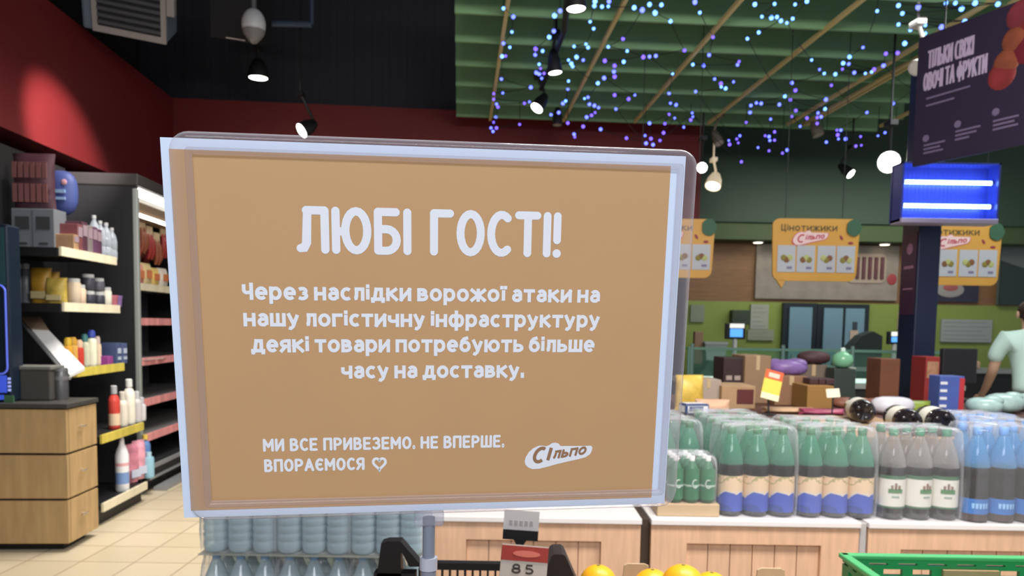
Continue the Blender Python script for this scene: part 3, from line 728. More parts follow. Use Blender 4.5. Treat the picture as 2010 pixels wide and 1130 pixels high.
ac2 = thing('ceiling_unit', 'black boxed ceiling unit with a thin bright edge, right of the louvred heater', 'ceiling unit', (p.x, p.y, p.z))
ac2.rotation_euler = (R(20), R(8), 0)
MB().box(-.2, .22, 0, .4, -.16, .3, 0, b=.01).build('housing', mat('unit_black', (26, 26, 30), .6), ac2)
MB().box(-.05, .12, -.006, 0, -.15, -.142).build('bright_edge', mat('unit_edge', (226, 214, 204), .4), ac2)
MB().tube([(0, .2, .3), (0, .6, 1.6)], .012, 6).build('hanger', M_dark, ac2)
p = at(498, 48, 6.6)
dm = thing('dome_camera', 'white egg shaped dome hanging on a thin stem from the ceiling', 'dome camera', p)
MB().ell((0, 0, .0), .098, .098, .13, n=20, k=12).build('shell', mat('dome_white', (196, 198, 200), .4), dm, 60)
MB().lathe([(.094, -.05), (.086, -.08), (.055, -.12), (.02, -.155)], 20).build('lens_cover', mat('dome_smoke', (120, 118, 118), .3), dm, 60)
MB().tube([(0, 0, .12), (0, 0, 6.2 - p.z)], .02, 8).build('stem', mat('stem_grey', (96, 98, 100), .5), dm)
a = at(530, 46, 7.6); b = at(612, 48, 7.6)
mk('ceiling_pipe', 'short bluish ceiling pipe right of the white dome', 'pipe', MB().tube([a, b], .03, 10).tube([b, b + Vector((0, 0, 6.2 - b.z))], .02, 8).tube([a, a + Vector((0, 0, 6.2 - a.z))], .02, 8), mat('pipe_blue', (58, 72, 92), .5), (0, 0, 0))

# track with spot lamps
trk = [at(1062, 200, 7.6), at(1105, 40, 4.6)]
tz = 3.72
def spot(px, py, Y, label, r=.06, tilt=35, yaw=0, power=0, up=.3, glow=None, disc=True, col=(1, .96, .9), tgt=None, body=None, reach=None, cone=70):
    p = at(px, py, Y)
    t = thing('spot_lamp', label, 'spot lamp', p, 0, None)
    t.rotation_euler = (0, 0, 0)
    D = (Vector((math.sin(R(yaw)) * math.sin(R(tilt)), -math.cos(R(yaw)) * math.sin(R(tilt)), -math.cos(R(tilt)))))
    if tgt is not None: D = (Vector(tgt) - p).normalized()
    Q = D.to_track_quat('-Z', 'Y').to_matrix().to_4x4()
    bm_ = body or M_black
    MB().lathe([(r * .98, .004), (r * 1.06, 0), (r * 1.08, .02), (r * .95, .10), (r * .6, .17), (r * .35, .19)], 20, M=Q, cap=False).lathe([(.0, .19), (r * .35, .19)], 20, M=Q, cap=False).build('housing', bm_, t, 40)
    MB().lathe([(.0, .006), (r * .95, .006)], 24, M=Q, cap=False).build('lens', glow or M_lamp, t)
    top = Q @ Vector((0, 0, .16))
    pe = Vector((top.x, top.y + .0, up + .0))
    MB().tube([top, (top.x * .9, top.y * .9, top.z + .06), (0, .0, up)], .014, 8).build('arm', bm_, t, 40)
    MB().box(-.03, .03, -.06, .06, up - .02, up + .02).build('adapter', bm_, t)
    if reach: MB().tube([(0, 0, up), (0, 0, reach - p.z)], .010, 6).build('hanger', bm_, t)
    if power:
        l = bpy.data.lights.new('spot_light', 'SPOT'); l.energy = power; l.color = col; l.spot_size = R(cone); l.spot_blend = .8; l.shadow_soft_size = .05
        lo = bpy.data.objects.new('spot_light', l); COL.objects.link(lo); lo.parent = t
        lo.location = D * .04; lo.rotation_euler = D.to_track_quat('-Z', 'Y').to_euler()
    return t
spot(1131, 19, 5.1, 'spot lamp nearest the top edge, on the track under green slats', .062, 3, 60, 45, reach=4.3)
spot(1090, 144, 6.25, 'middle spot lamp of the three on the track under green slats', .055, 7, 75, 40, reach=4.2)
spot(1053, 213, 7.4, 'lowest bright spot lamp on the track under green slats, facing us', .062, 38, -50, 30, reach=4.2)
mk('light_track', 'dark lighting track holding three spot lamps under the green slats', 'lighting track', MB().tube([at(1122, -40, 4.75) + Vector((0, 0, .2)), at(1108, 60, 5.5), at(1092, 100, 6.3), at(1062, 175, 7.45)], .022, 6), M_black, (0, 0, 0))
spot(507, 154, 7.9, 'spot lamp below the white dome, seen edge on', .095, 0, 0, 30, reach=6.2)
spot(591, 257, 7.7, 'bright spot lamp just above the sign, against the red band', .075, 55, -50, 10, up=.35, reach=6.2)
spot(1745, 318, 6.2, 'dazzling round spot lamp facing us beside the blue insect lamp', .085, 75, 0, 0, tgt=(0, 0, 1.5), glow=mat('lamp_dazzle', (255, 255, 255), .5, emit=(255, 252, 244), es=30), reach=6.2)
spot(1671, 342, 8.6, 'small angled spot lamp left of the dazzling one', .055, 50, 40, 10, reach=6.2)
spot(1378, 329, 8.2, 'white glowing spot lamp at the sign corner', .055, 70, 0, 12, tgt=(0.3, 0, 1.5), reach=6.2)
spot(1399, 366, 8.9, 'pale lit lamp head pointing down right of the sign corner', .085, 30, -35, 8, glow=M_lamp_warm, body=mat('lamp_body_pale', (222, 206, 176), .4, emit=(255, 232, 196), es=.35), reach=6.2)
spot(1412, 282, 8.5, 'grey lamp head above the sign corner among the blue lights', .05, 30, 30, 0, glow=mat('lamp_off', (160, 150, 140), .4), body=mat('lamp_body_grey', (110, 104, 92), .5), reach=4.2)
spot(1607, 266, 8.4, 'grey lamp head under the slats right of centre', .06, 20, 60, 0, glow=mat('lamp_off', (160, 150, 140), .4), body=mat('lamp_body_grey', (110, 104, 92), .5), reach=4.2)
spot(1797, 134, 5.4, 'pale lamp head at the left edge of the dark banner', .05, 60, -60, 0, glow=mat('lamp_off2', (190, 186, 180), .4), body=mat('lamp_body_pale2', (160, 156, 150), .5), reach=4.2)
spot(1094, 246, 8.2, 'dim flat lamp against the red band behind the blue lights', .05, 5, 0, 0, glow=mat('lamp_off', (160, 150, 140), .4), body=M_dark, reach=6.2)
# spot washing the red band at left
spot(330, -140, 4.9, 'spot lamp above the frame washing the red band', .06, 30, -60, 950, tgt=S(-3.2, 6.5, 2.87), up=.3, col=(1, .9, .85), reach=6.2, cone=28)
for i, (x, y) in enumerate(((1491, 454), (1741, 459))):
    p = at(x, y, 10.75); 
    o = mk('downlight', ('recessed downlight in the green kitchen soffit, left', 'recessed downlight in the green kitchen soffit, right')[i], 'downlight', MB().lathe([(.07, 0), (.08, .004), (.08, .02)], 20), M_lightgrey, (p.x, 10.8, 2.70), 0, None, 40)
    MB().lathe([(0, -.003), (.062, -.003), (.062, .003)], 20).build('lens', M_lamp_warm, o)

# ---------------------------------------------------------------- blue fairy lights
z5 = "395,60 465,120 455,228 395,310 440,338 385,403 410,400 380,565 325,670 390,665 325,710 345,745 355,765 340,838 325,875 305,915 345,915 320,940 800,78 760,112 755,222 722,265 625,350 675,365 622,392 650,460 660,490 630,520 650,528 685,525 668,560 590,625 545,738 580,728 735,820 790,805 820,740 840,722 510,890 1045,42 1050,10 1150,10 1100,48 1145,45 1015,155 1040,205 985,315 1000,340 900,332 918,408 965,430 860,430 880,455 890,475 1145,335 1250,278 1280,365 1255,442 1120,435 1190,470 1185,512 1190,548 1115,558 1070,595 860,580 855,638 975,705 1000,695 1010,745 1045,755 1075,770 990,838 1025,825 1050,805 1190,680 1335,680 1290,708 1200,780 855,880 965,905 900,960 905,980 1090,925 1330,55 1388,72 1440,32 1480,92 1525,35 1590,152 1765,15 1800,90 1395,408 1440,405 1485,400 1690,360 1750,462 1605,528 1580,668 1590,738 1630,750 1580,818 1620,845 1770,655 1745,808 1750,835 1735,858 1440,882 1550,885 1685,910 1540,950 1408,970 1450,992 1515,1005 1415,1025 1465,1035 1275,988"
z6 = "425,28 550,25 680,28 755,8 470,105 530,112 565,108 590,132 628,145 665,118 450,205 378,245 160,235 325,390 315,410 135,348 100,415 170,500 210,530 240,560 212,550 290,518 785,380 660,525 682,572 615,610 650,632 580,662 400,668 435,652 465,655 395,712 370,775 525,755 660,738 685,700 755,748 712,800 825,715 820,745 845,740 820,782 870,690 875,630 910,540 835,440 865,465 935,470 980,438 985,400 1025,360 1020,405 1055,460 1125,465 1165,455 1180,440 1240,415 1110,300 1200,70 1335,35 1360,85 1460,45 1335,155 1410,190 1475,140 1505,160 1505,212 1375,275 1255,340 1330,335 1430,570 1300,655 1320,770 1135,712 1205,860 1250,840 1095,865 945,825 970,825 950,855 955,880 1000,880 878,900 1065,925 1100,920 330,860 310,880 260,890 265,915 320,905 490,860 515,865 550,835 520,890 550,888 445,935 515,955 600,970 630,950 340,1025"
z7 = "410,15 455,15 485,42 550,15 660,20 500,105 388,130"
L = []
for s_, k, ox in ((z5, 3.646, 880), (z6, 3.228, 1350), (z7, 2.456, 1690)):
    for q_ in s_.split():
        a, b = q_.split(','); L.append((ox + float(a) / k, float(b) / k))
L.sort()
def ledpt(x, y):
    p = atz(x, y, 3.66)
    if p.y > 7.9: p = at(x, y, 7.9)
    if p.y < 5.2 or y < 12: p = at(x, y, 5.25)
    return p
def ledmat(name, c, e):
    m_ = mat(name, (60, 80, 220), .4, emit=(80, 100, 255), es=e, sample=False)
    m_.node_tree.nodes['Principled BSDF'].inputs['Emission Color'].default_value = c; return m_
M_leds = [ledmat('led_cyan_blue', (.10, .26, 1.0, 1), 5.5), ledmat('led_blue', (.10, .13, 1.0, 1), 4.2), ledmat('led_violet', (.17, .09, .9, 1), 2.6)]
led_mes = {}
M_wire = mat('dark_wire', (22, 26, 24), .6)
NB = 10; edges = [L[0][0] - 1] + [L[int(len(L) * i / NB)][0] for i in range(1, NB)] + [9999]
ordn = ['first', 'second', 'third', 'fourth', 'fifth', 'sixth', 'seventh', 'eighth', 'ninth', 'tenth']
for i in range(NB):
    pts = [ledpt(x, y) for x, y in L if edges[i] < x + 1e-6 and x < edges[i + 1]] if i else [ledpt(x, y) for x, y in L if x < edges[1]]
    pts.sort(key=lambda v: v.y)
    g = thing('light_garland', ordn[i] + ' strand of blue fairy lights, counting from left under the green slats', 'fairy lights', (0, 0, 0), 0, 'blue fairy lights under the slats')
    a = pts[0].copy(); a.z = 3.75; b = pts[-1].copy(); b.z = max(b.z, 3.75)
    seq = [a] + pts + [b]; cur = []
    for u_, v_ in zip(seq, seq[1:]):
        for k in range(4):
            t_ = k / 4; q_ = u_.lerp(v_, t_); q_.z -= .25 * (u_ - v_).length * t_ * (1 - t_) * .5; cur.append(q_)
    cur.append(seq[-1])
    MB().tube([(q_.x, q_.y, q_.z + .008) for q_ in cur], .0032, 4).build('wire', M_wire, g)
    for p in pts:
        kind_ = 0 if random.random() < (8.2 - p.y) * .28 - .1 else (1 if random.random() < .6 else 2)
        if kind_ not in led_mes:
            o = MB().ell((0, 0, 0), .0145, .0145, .0145, n=8, k=6).build('bulb', M_leds[kind_], g, 60); led_mes[kind_] = o.data
        else:
            o = bpy.data.objects.new('bulb', led_mes[kind_]); COL.objects.link(o); o.parent = g
        o.location = p; k = random.uniform(.75, 1.25); o.scale = (k, k, k)

# ---------------------------------------------------------------- dark banner and insect lamp
bl = at(1800, 200, 4.5)
Bd = Vector((.447, -1, 0)).normalized()            # banner runs towards us to the right
ang = math.atan2(Bd.y, Bd.x)
ztop = at(1812, 76, 4.5).z; zbot = at(1797, 328, 4.5).z
bn = thing('hanging_banner', 'dark banner about fresh fruit and vegetables hanging at the right', 'banner', (bl.x, bl.y, 0), ang)
BW = 1.45
MB().box(0, BW, -.012, .012, zbot, ztop).build('board', mat('banner_plum', (31, 23, 43), .55), bn)
TB = lambda a, b, d: Vector((a, -.0135 - d * 1e-3, b))
hh = ztop - zbot
mb = MB()
text(mb, 'ТІЛЬКИ СВІЖІ', .065, .34, zbot + hh * .735, .10, .0125, gap=.14, space=.35, T=TB)
text(mb, 'ОВОЧІ ТА ФРУКТИ', .045, .42, zbot + hh * .57, .10, .0125, gap=.14, space=.35, T=TB)
mb.build('lettering', mat('banner_print', (150, 136, 160), .6), bn)
mb = MB()
for (x0, x1, z) in ((.07, .33, .50), (.07, .24, .445), (.07, .2, .14), (.07, .17, .11), (.07, .19, .08), (.26, .4, .19), (.26, .38, .16), (.26, .34, .13), (.47, .6, .2), (.47, .58, .17), (.47, .6, .14), (.68, .88, .24), (.68, .84, .21)):
    mb.box(x0, x1, -.0145, -.012, zbot + hh * z, zbot + hh * (z + .014))
for x, z in ((.08, .20), (.27, .25), (.48, .27), (.66, .3)):
    MB().prism([(x + .02 * math.cos(k), zbot + hh * z + .02 * math.sin(k)) for k in np.linspace(0, 2 * PI, 10, endpoint=False)], -.0145, -.012).build('icon', mat('banner_small_print', (92, 80, 108), .6), bn)
mb.build('small_lettering', mat('banner_small_print', (92, 80, 108), .6), bn)
fc = [((108, 36, 36), .075), ((112, 58, 40), .07), ((90, 22, 34), .08), ((100, 38, 46), .075), ((80, 18, 30), .08)]
k = 0
for (x, z, ci) in ((.62, .60, 1), (.66, .74, 1), (.60, .52, 0), (.72, .66, 2), (.74, .84, 0), (.68, .90, 3), (.80, .72, 0), (.80, .94, 2), (.88, .6, 4), (.88, .82, 3), (.96, .9, 0), (.97, .7, 1), (1.06, .8, 2), (1.05, .62, 0)):
    c, r = fc[ci]
    MB().ell((x - .10, -.012, zbot + hh * z), r, .006, r, n=18, k=8).build('fruit_print', mat('banner_fruit_%d' % ci, c, .5, var=.25, vs=14), bn, 60)
for x in (.15, 1.3):
    MB().tube([(x, 0, ztop), (x, 0, 6.2)], .005, 6).build('hanger', M_dark, bn)

UY = PLY - .24
ua = at(1766, 434, UY); ub = at(1966, 320, UY)
uv = thing('insect_lamp', 'blue glowing insect lamp with two tubes mounted on the navy pillar', 'insect lamp', (ua.x, UY, ua.z))
W_, H_ = ub.x - ua.x, ub.z - ua.z
M_uv = mat('uv_frame', (150, 150, 190), .4)
MB().box(0, W_, .12, .15, 0, H_, 0).box(0, .012, 0, .13, 0, H_, 0).box(W_ - .012, W_, 0, .13, 0, H_, 0).box(0, W_, 0, .13, H_ - .012, H_, 0).build('housing', mat('uv_housing', (60, 70, 150), .35), uv)
MB().box(0, W_ - .01, -.02, .13, -.01, .022, 0, b=.004).build('tray', mat('uv_tray', (186, 176, 206), .4), uv)
M_uvt = mat('uv_tube', (190, 215, 255), .3, emit=(70, 130, 255), es=20)
M_uvt.node_tree.nodes['Principled BSDF'].inputs['Emission Color'].default_value = (.22, .42, 1.0, 1)
for z in (H_ * .29, H_ * .69):
    tb = MB().tube([(.04, .06, z), (W_ - .02, .06, z)], .013, 14).build('tube', M_uvt, uv, 60)
    MB().tube([(.012, .06, z), (.045, .06, z)], .016, 14).tube([(W_ - .026, .06, z), (W_ - .01, .06, z)], .016, 14).build('tube_socket', M_uv, tb)
mb = MB()
for i in range(24):
    x = .02 + (W_ - .04) * i / 23; mb.tube([(x, .012, .02), (x, .012, H_ - .01)], .0012, 5)
mb.build('guard', mat('guard_wire', (90, 96, 160), .4), uv)
MB().box(W_ * .35, W_ * .5, .15, .225, H_ * .3, H_ * .7).build('bracket', M_dark, uv)

# ================================================================ KITCHEN WALL, SERVICE COUNTER, PERSON
def wallrect(px0, px1, py0, py1, Y):
    a = at(px0, py0, Y); b = at(px1, py1, Y); return a.x, b.x, b.z, a.z
x0, x1, z0, z1 = wallrect(1486, 1760, 478, 590, 10.95)
bd = thing('menu_board', 'grey stone-look menu board with a sausage picture on kitchen wall', 'menu board', (x0, 10.95, 0))
MB().box(0, x1 - x0, 0, .04, z0, z1).build('board', mat('stone_board', (140, 132, 122), .7, var=.16, vs=5), bd)
a, b, c, d = wallrect(1664, 1738, 497, 556, 10.94)
MB().prism(rrect(b - a, d - c, .08, 5, (a + b) / 2 - x0, (c + d) / 2), -.015, 0).build('plate_picture', mat('plate_print', (164, 148, 134), .5), bd)
for i in range(6):
    xx = a - x0 + .06 + (b - a - .12) * i / 5
    MB().tube([(xx, -.016, c + .06), (xx, -.016, d - .05)], .028, 8).build('sausage_picture', mat('sausage_print', (92, 56, 60), .5), bd, 50)
a, b, c, d = wallrect(1744, 1758, 536, 560, 10.94)
MB().ell(((a + b) / 2 - x0, -.005, (c + d) / 2), .07, .01, .08).build('tomato_picture', mat('tomato_print', (150, 60, 64), .5), bd)
x0, x1, z0, z1 = wallrect(1831, 1920, 556, 593, 10.95)
bd = thing('picture_sign', 'dark sign with a food plate picture below the right yellow board', 'sign', (x0, 10.95, 0))
MB().box(0, x1 - x0, 0, .04, z0, z1).build('board', mat('sign_dark', (48, 48, 66), .5, var=.2, vs=6), bd)
MB().ell(((x1 - x0) * .38, -.003, z0 + .17), .2, .012, .11).build('plate_picture', mat('sign_plate', (150, 146, 146), .5), bd)
MB().ell(((x1 - x0) * .38, -.012, z0 + .2), .11, .012, .05).build('food_picture', mat('sign_food', (160, 90, 86), .5), bd)
# grey cladding past the wood panel, right end
x0, x1, z0, z1 = wallrect(1967, 2080, 470, 600, 10.93)
mb = MB(); mb.box(x0, x1, 10.93, 10.99, z0, z1, 0)
mb.prism([(x0, z0), (x1, z0), (x1, z0 + .35), (x0, z0 + .62)], 10.91, 10.93, 1)
tag(mb.build('trim_3', [mat('cladding_grey', (96, 108, 106), .6), mat('cladding_dark', (42, 56, 56), .6)]), 'grey and dark cladding at the right end of the kitchen wall', None, None, 'structure')
# papers and sheets on the lime wall
def sheet(px0, px1, py0, py1, rgb, label, Y=10.97, name='wall_paper_sheet'):
    a, b, c, d = wallrect(px0, px1, py0, py1, Y)
    mb = MB(); mb.box(a, b, Y - .01, Y + .028, c, d)
    o = mb.build('paper_notice', mat('sheet_%d_%d' % (px0, py0), rgb, .7)); tag(o, label, 'notice')
    mb = MB(); n = max(2, int((d - c) / .06))
    for i in range(n): mb.box(a + .03, b - .03 - .05 * (i % 3), Y - .012, Y - .01, c + (d - c) * (i + .6) / (n + .4), c + (d - c) * (i + .6) / (n + .4) + .008)
    mb.build('printed_lines', mat('print_lines', (130, 136, 136), .7), o)
sheet(1474, 1507, 597, 646, (156, 160, 150), 'pale paper notice taped on the lime wall beside the door')
sheet(1468, 1518, 646, 668, (140, 146, 128), 'wide low notice below the pale paper on the lime wall')
sheet(1356, 1382, 598, 632, (130, 140, 122), 'paper notice at the far left of the lime wall')
sheet(1848, 1945, 626, 672, (150, 160, 158), 'large grey notice on the lime wall right of the pillar')
sheet(1764, 1778, 612, 646, (222, 206, 190), 'narrow cream notice just left of the navy pillar')
x0, x1, z0, z1 = wallrect(1436, 1470, 608, 636, 10.9)
mk('wall_box', 'dark green wall box above the blue screen scale', 'wall box', MB().box(x0, x1, 10.85, 10.998, z0, z1, 0, b=.01).box(x0 + .05, x1 - .05, 10.845, 10.85, z0 + .06, z1 - .08, 0), mat('wallbox_green', (52, 66, 52), .5), (0, 0, 0))
# rear worktop along the kitchen wall, carrying scales
rw = thing('rear_worktop', 'steel rear worktop along the lime green kitchen wall', 'worktop', (0, 0, 0))
MB().box(2.4, 7.6, 9.75, 10.35, .98, 1.03, 0).build('top', mat('steel_top', (146, 150, 148), .35, .4), rw)
MB().box(2.45, 7.5, 9.85, 10.3, 0, .98, 0).build('base', M_dark, rw)
def screen(px0, px1, py0, py1, label, Y=9.9):
    a, b, c, d = wallrect(px0, px1, py0, py1, Y)
    t = thing('shop_scale', label, 'scale', ((a + b) / 2, Y, 1.031))
    wd = b - a
    MB().box(-wd / 2, wd / 2, 0, .06, c - 1.031, d - 1.031, 0, b=.01).build('screen_case', M_black, t)
    MB().box(-wd * .28, wd * .36, -.004, 0, c - 1.031 + .03, d - 1.031 - .07).build('screen', mat('scale_screen', (90, 160, 240), .3, emit=(84, 160, 245), es=1.0), t)
    MB().box(-wd * .3, wd * .42, -.006, 0, d - 1.031 - .06, d - 1.031 - .005).build('bright_bar', mat('scale_bar', (240, 240, 236), .4, emit=(240, 240, 236), es=.6), t)
    MB().tube([(0, .03, .05), (0, .03, c - 1.0)], .03, 10).build('post', M_lightgrey, t, 40)
    MB().box(-wd * .5, wd * .5, -.12, .2, .0, .07, 0, b=.01).build('platform', M_lightgrey, t)
screen(1425, 1463, 634, 666, 'shop scale with blue screen by the lime wall, left of the doors')
screen(1744, 1772, 650, 676, 'shop scale with blue screen half hidden by the navy pillar')
p = at(1716, 690, 9.6)
mk('slicer', 'dark rounded slicer on the rear worktop beside the navy pillar', 'slicer', MB().prism([(-.28, 0), (.24, 0), (.24, .4), (.12, .46), (-.02, .4), (-.16, .24)], -.12, .12).box(-.3, .3, -.16, .16, -.02 + .02, .04), mat('slicer_dark', (34, 44, 40), .35), (p.x, 10.02, 1.031))
p = at(1403, 680, 9.9)
mk('plastic_bin', 'white plastic bin on the rear worktop at left', 'bin', MB().prism([(-.11, 0), (.11, 0), (.14, .26), (-.14, .26)], -.12, .12).prism([(-.15, .26), (.15, .26), (.15, .29), (-.15, .29)], -.14, .14), mat('bin_white', (158, 170, 170), .5), (p.x, 9.95, 1.031))
p = at(1380, 680, 9.9)
mk('cutting_board', 'wooden board leaning beside the white bin', 'board', MB().box(-.06, .06, -.03, .03, 0, .42, 0, b=.01), mat('board_tan', (140, 112, 90), .6), (p.x - .06, 9.93, 1.031), R(10))
# right side of rear worktop
p = at(1915, 690, 9.6)
mk('food_pan', 'pan of light brown food on rear worktop by the person', 'food pan', MB().box(-.2, .2, -.15, .15, 0, .1, 0, b=.02).ell((0, 0, .12), .17, .12, .07), mat('pan_food', (196, 164, 140), .6, var=.2, vs=14), (p.x, 9.95, 1.031), 0, None, 40)

# service counter with glass screen
sv = thing('service_counter', 'glass fronted service counter with green glass edges in front of kitchen', 'service counter', (0, 0, 0))
xa = at(1350, 685, 6.3).x; xb = at(1897, 690, 6.3).x
MB().box(xa, xb, 6.32, 6.95, 0, 1.02, 0).build('body', mat('counter_dark', (44, 46, 46), .5), sv)
MB().box(xa, xb, 6.28, 6.97, 1.02, 1.06, 0).build('ledge', mat('counter_ledge', (150, 152, 148), .4), sv)
gz = at(1360, 686, 6.3).z
M_gl = clear('counter_glass', (232, 244, 240), (120, 170, 150), .10, .03)
M_ge = mat('glass_edge', (92, 128, 112), .25)
gp = MB().box(xa, xb, 6.296, 6.304, 1.06, gz).build('glass_panel', M_gl, sv)
MB().box(xa, xb, 6.285, 6.315, gz, gz + .022).box(xa, xa + .02, 6.29, 6.31, 1.06, gz).build('glass_edge', M_ge, gp)
MB().box(xa, xb, 6.32, 6.7, gz, gz + .012).build('glass_shelf', M_gl, sv)
for px in (1358, 1536, 1672, 1880):
    p = at(px, 690, 6.3)
    MB().tube([(p.x, 6.29, 1.06), (p.x, 6.29, gz + .05)], .016, 8).build('post', mat('glass_post', (112, 140, 132), .3, .4), sv, 40)
for px0, px1, lbl_ in ((1352, 1420, 'a'), (1672, 1735, 'b')):
    pa = at(px0, 735, 6.45).x; pb = at(px1, 735, 6.45).x
    MB().box(pa, pb, 6.40, 6.6, 1.06, 1.085, 0, b=.006).build('white_strip', mat('counter_strip_glow', (250, 250, 250), .4, emit=(250, 250, 244), es=1.2), sv)  # white strips brightened by a glow of their own
def on_counter(px): return at(px, 720, 6.5).x
mk('dark_tray', 'dark food tray behind the glass at the left of the service counter', 'tray', MB().prism([(-.16, 0), (.18, 0), (.18, .15), (-.06, .15)], -.1, .1), mat('tray_dark_green', (48, 62, 58), .4), (on_counter(1418), 6.8, 1.061))
# green bottle, white boxes behind the glass
p = at(1652, 722, 6.1)

# ---- hanging yellow speech-bubble boards
M_yel = mat('bubble_yellow', (198, 148, 66), .5, var=.04, vs=4)
M_pan = mat('bubble_panel', (176, 178, 184), .2)
def bubble(px0, px1, py0, py1, Y, label):
    a, b, c, d = wallrect(px0, px1, py0, py1, Y)
    wd, ht_ = b - a, d - c
    t = thing('speech_bubble_board', label, 'hanging board', ((a + b) / 2, Y, (c + d) / 2), R(-2), 'yellow boards hanging before the kitchen')
    r = rrect(wd, ht_, wd * .09, 6)
    # right side leans in; a notch is hidden behind the leaf disc
    pts = [(x * (1 - .05 * (.5 - y / ht_)), y) for x, y in r]
    tail = [(-wd * .43, -ht_ * .49), (-wd * .365, -ht_ * .62), (-wd * .33, -ht_ * .49)]
    mb = MB(); mb.prism(pts, -.012, .012, 0); mb.prism([tail[0], tail[2], tail[1]], -.012, .012, 0)
    mb.build('board', M_yel, t)
    TQ = lambda x, y, dz_: Vector((x, -.0135 - dz_ * 1e-3, y))
    mb = MB(); text(mb, 'Цінотижики', -wd * .40, wd * .24, ht_ * .30, ht_ * .11, ht_ * .02, gap=.14, T=TQ)
    mb.build('lettering', mat('bubble_print', (92, 74, 40), .6), t)
    k = wd * .40 / 61
    LB = [((x_ - 109.5) * k - wd * .06, (y_ + 106) * k * 1.05 + ht_ * .19) for x_, y_ in LG]
    mb = MB(); mb.bm.faces.new([mb.bm.verts.new(TQ(x_, y_, .3)) for x_, y_ in [(u_ * 1.06, v_ * 1.0 - .004 + (v_ - ht_ * .19) * .12) for u_, v_ in LB]])
    mb.build('logo_edge', mat('logo_red', (186, 84, 76), .5), t)
    mb = MB(); mb.bm.faces.new([mb.bm.verts.new(TQ(x_, y_, 1.2)) for x_, y_ in LB])
    lo = mb.build('logo', mat('logo_pale', (222, 190, 190), .5), t)
    TQ2 = lambda x, y, dz_: Vector((x, -.0155 - dz_ * 1e-3, y))
    mb = MB()
    cv = lambda x_: (x_ - 109.5) * k - wd * .06
    text(mb, 'С', cv(85), cv(97), ht_ * .19 - 8.5 * k, 15 * k, 2.6 * k, T=TQ2, slant=.25)
    text(mb, 'ільпо', cv(100), cv(133), ht_ * .19 - 4 * k, 9.5 * k, 2.0 * k, gap=.14, T=TQ2, slant=.25, rise=.1)
    mb.build('script', mat('logo_script', (176, 60, 74), .5), lo)
    for i in range(4):
        x0_ = -wd * .43 + wd * .222 * i + (wd * .012 if i > 1 else 0)
        pn = MB().box(x0_, x0_ + wd * .205, -.016, -.012, -ht_ * .36, ht_ * .07).build('photo_panel', M_pan, t)
        for j in range(3):
            MB().ell((x0_ + wd * (.07 + .035 * j), -.0175, -ht_ * (.13 + .03 * ((i + j) % 2))), wd * .035, .003, ht_ * .05, n=10, k=6).build('dish_picture', mat('dish_%d' % ((i + j) % 3), ((128, 116, 52), (120, 80, 50), (168, 170, 110))[(i + j) % 3], .6), pn)
        MB().box(x0_ + wd * .11, x0_ + wd * .17, -.0175, -.016, -ht_ * .31, -ht_ * .27).build('price_print', mat('panel_print', (120, 110, 140), .6), pn)
    MB().prism([(wd * .43 + wd * .085 * math.cos(u_) * (1 + .06 * math.cos(5 * u_)), ht_ * .36 + wd * .085 * 1.15 * math.sin(u_)) for u_ in np.linspace(0, 2 * PI, 24, endpoint=False)], -.022, -.013).build('leaf_disc', mat('leaf_green', (52, 90, 66), .6), t)
    for (x_, y_, an) in ((.29, .20, 60), (.40, .115, 0)):
        Mx = Matrix.Translation((wd * x_, -.0135, ht_ * y_)) @ Matrix.Rotation(R(an), 4, 'Y')
        MB().ell((0, 0, 0), wd * .032, .002, wd * .016, n=10, k=6, M=None).build('red_leaf', mat('red_leaf', (140, 52, 60), .6), t).matrix_local = Mx
    for x_ in (-.35, .3):
        MB().tube([(wd * x_, 0, ht_ * .5), (wd * x_, 0, 6.2 - t.location.z)], .003, 5).build('hanger', M_dark, t)
bubble(1232, 1399, 428, 546, 6.4, 'yellow speech bubble board half hidden behind the big notice')
bubble(1517, 1681, 428, 553, 6.4, 'yellow speech bubble board in full view before the kitchen')
bubble(1796, 1958, 436, 561, 6.4, 'yellow speech bubble board partly behind the navy pillar')

# ---------------------------------------------------------------- person seen from behind
PX, PYy = 4.35, 6.35
def skin_obj(name, chains, material, parent, sub=2):
    """chains: list of [(x,y,z,r)...]; the first vertex of each is its root; ('j',chain,index) joins"""
    me = bpy.data.meshes.new(name); V, E_, Rr, roots = [], [], [], []
    for ch in chains:
        prev = None
        for it in ch:
            if isinstance(it[0], str): prev = it[1]; continue
            V.append(it[:3]); Rr.append(it[3:] if len(it) > 4 else (it[3], it[3]))
            if prev is None: roots.append(len(V) - 1)
            else: E_.append((prev, len(V) - 1))
            prev = len(V) - 1
    me.from_pydata(V, E_, [])
    o = bpy.data.objects.new(name, me); COL.objects.link(o); o.parent = parent
    sm = o.modifiers.new('skin', 'SKIN'); sm.use_smooth_shade = True
    if not me.skin_vertices: me.skin_vertices.new()
    for i, sv_ in enumerate(me.skin_vertices[0].data):
        sv_.radius = Rr[i]; sv_.use_root = i in roots
    s2 = o.modifiers.new('sub', 'SUBSURF'); s2.levels = sub; s2.render_levels = sub
    me.materials.append(material)
    return o
pr = thing('person', 'person in pale mint t-shirt seen from behind at the right edge', 'person', (PX, PYy, 0), R(-8))
M_skin = mat('skin', (206, 164, 138), .5)
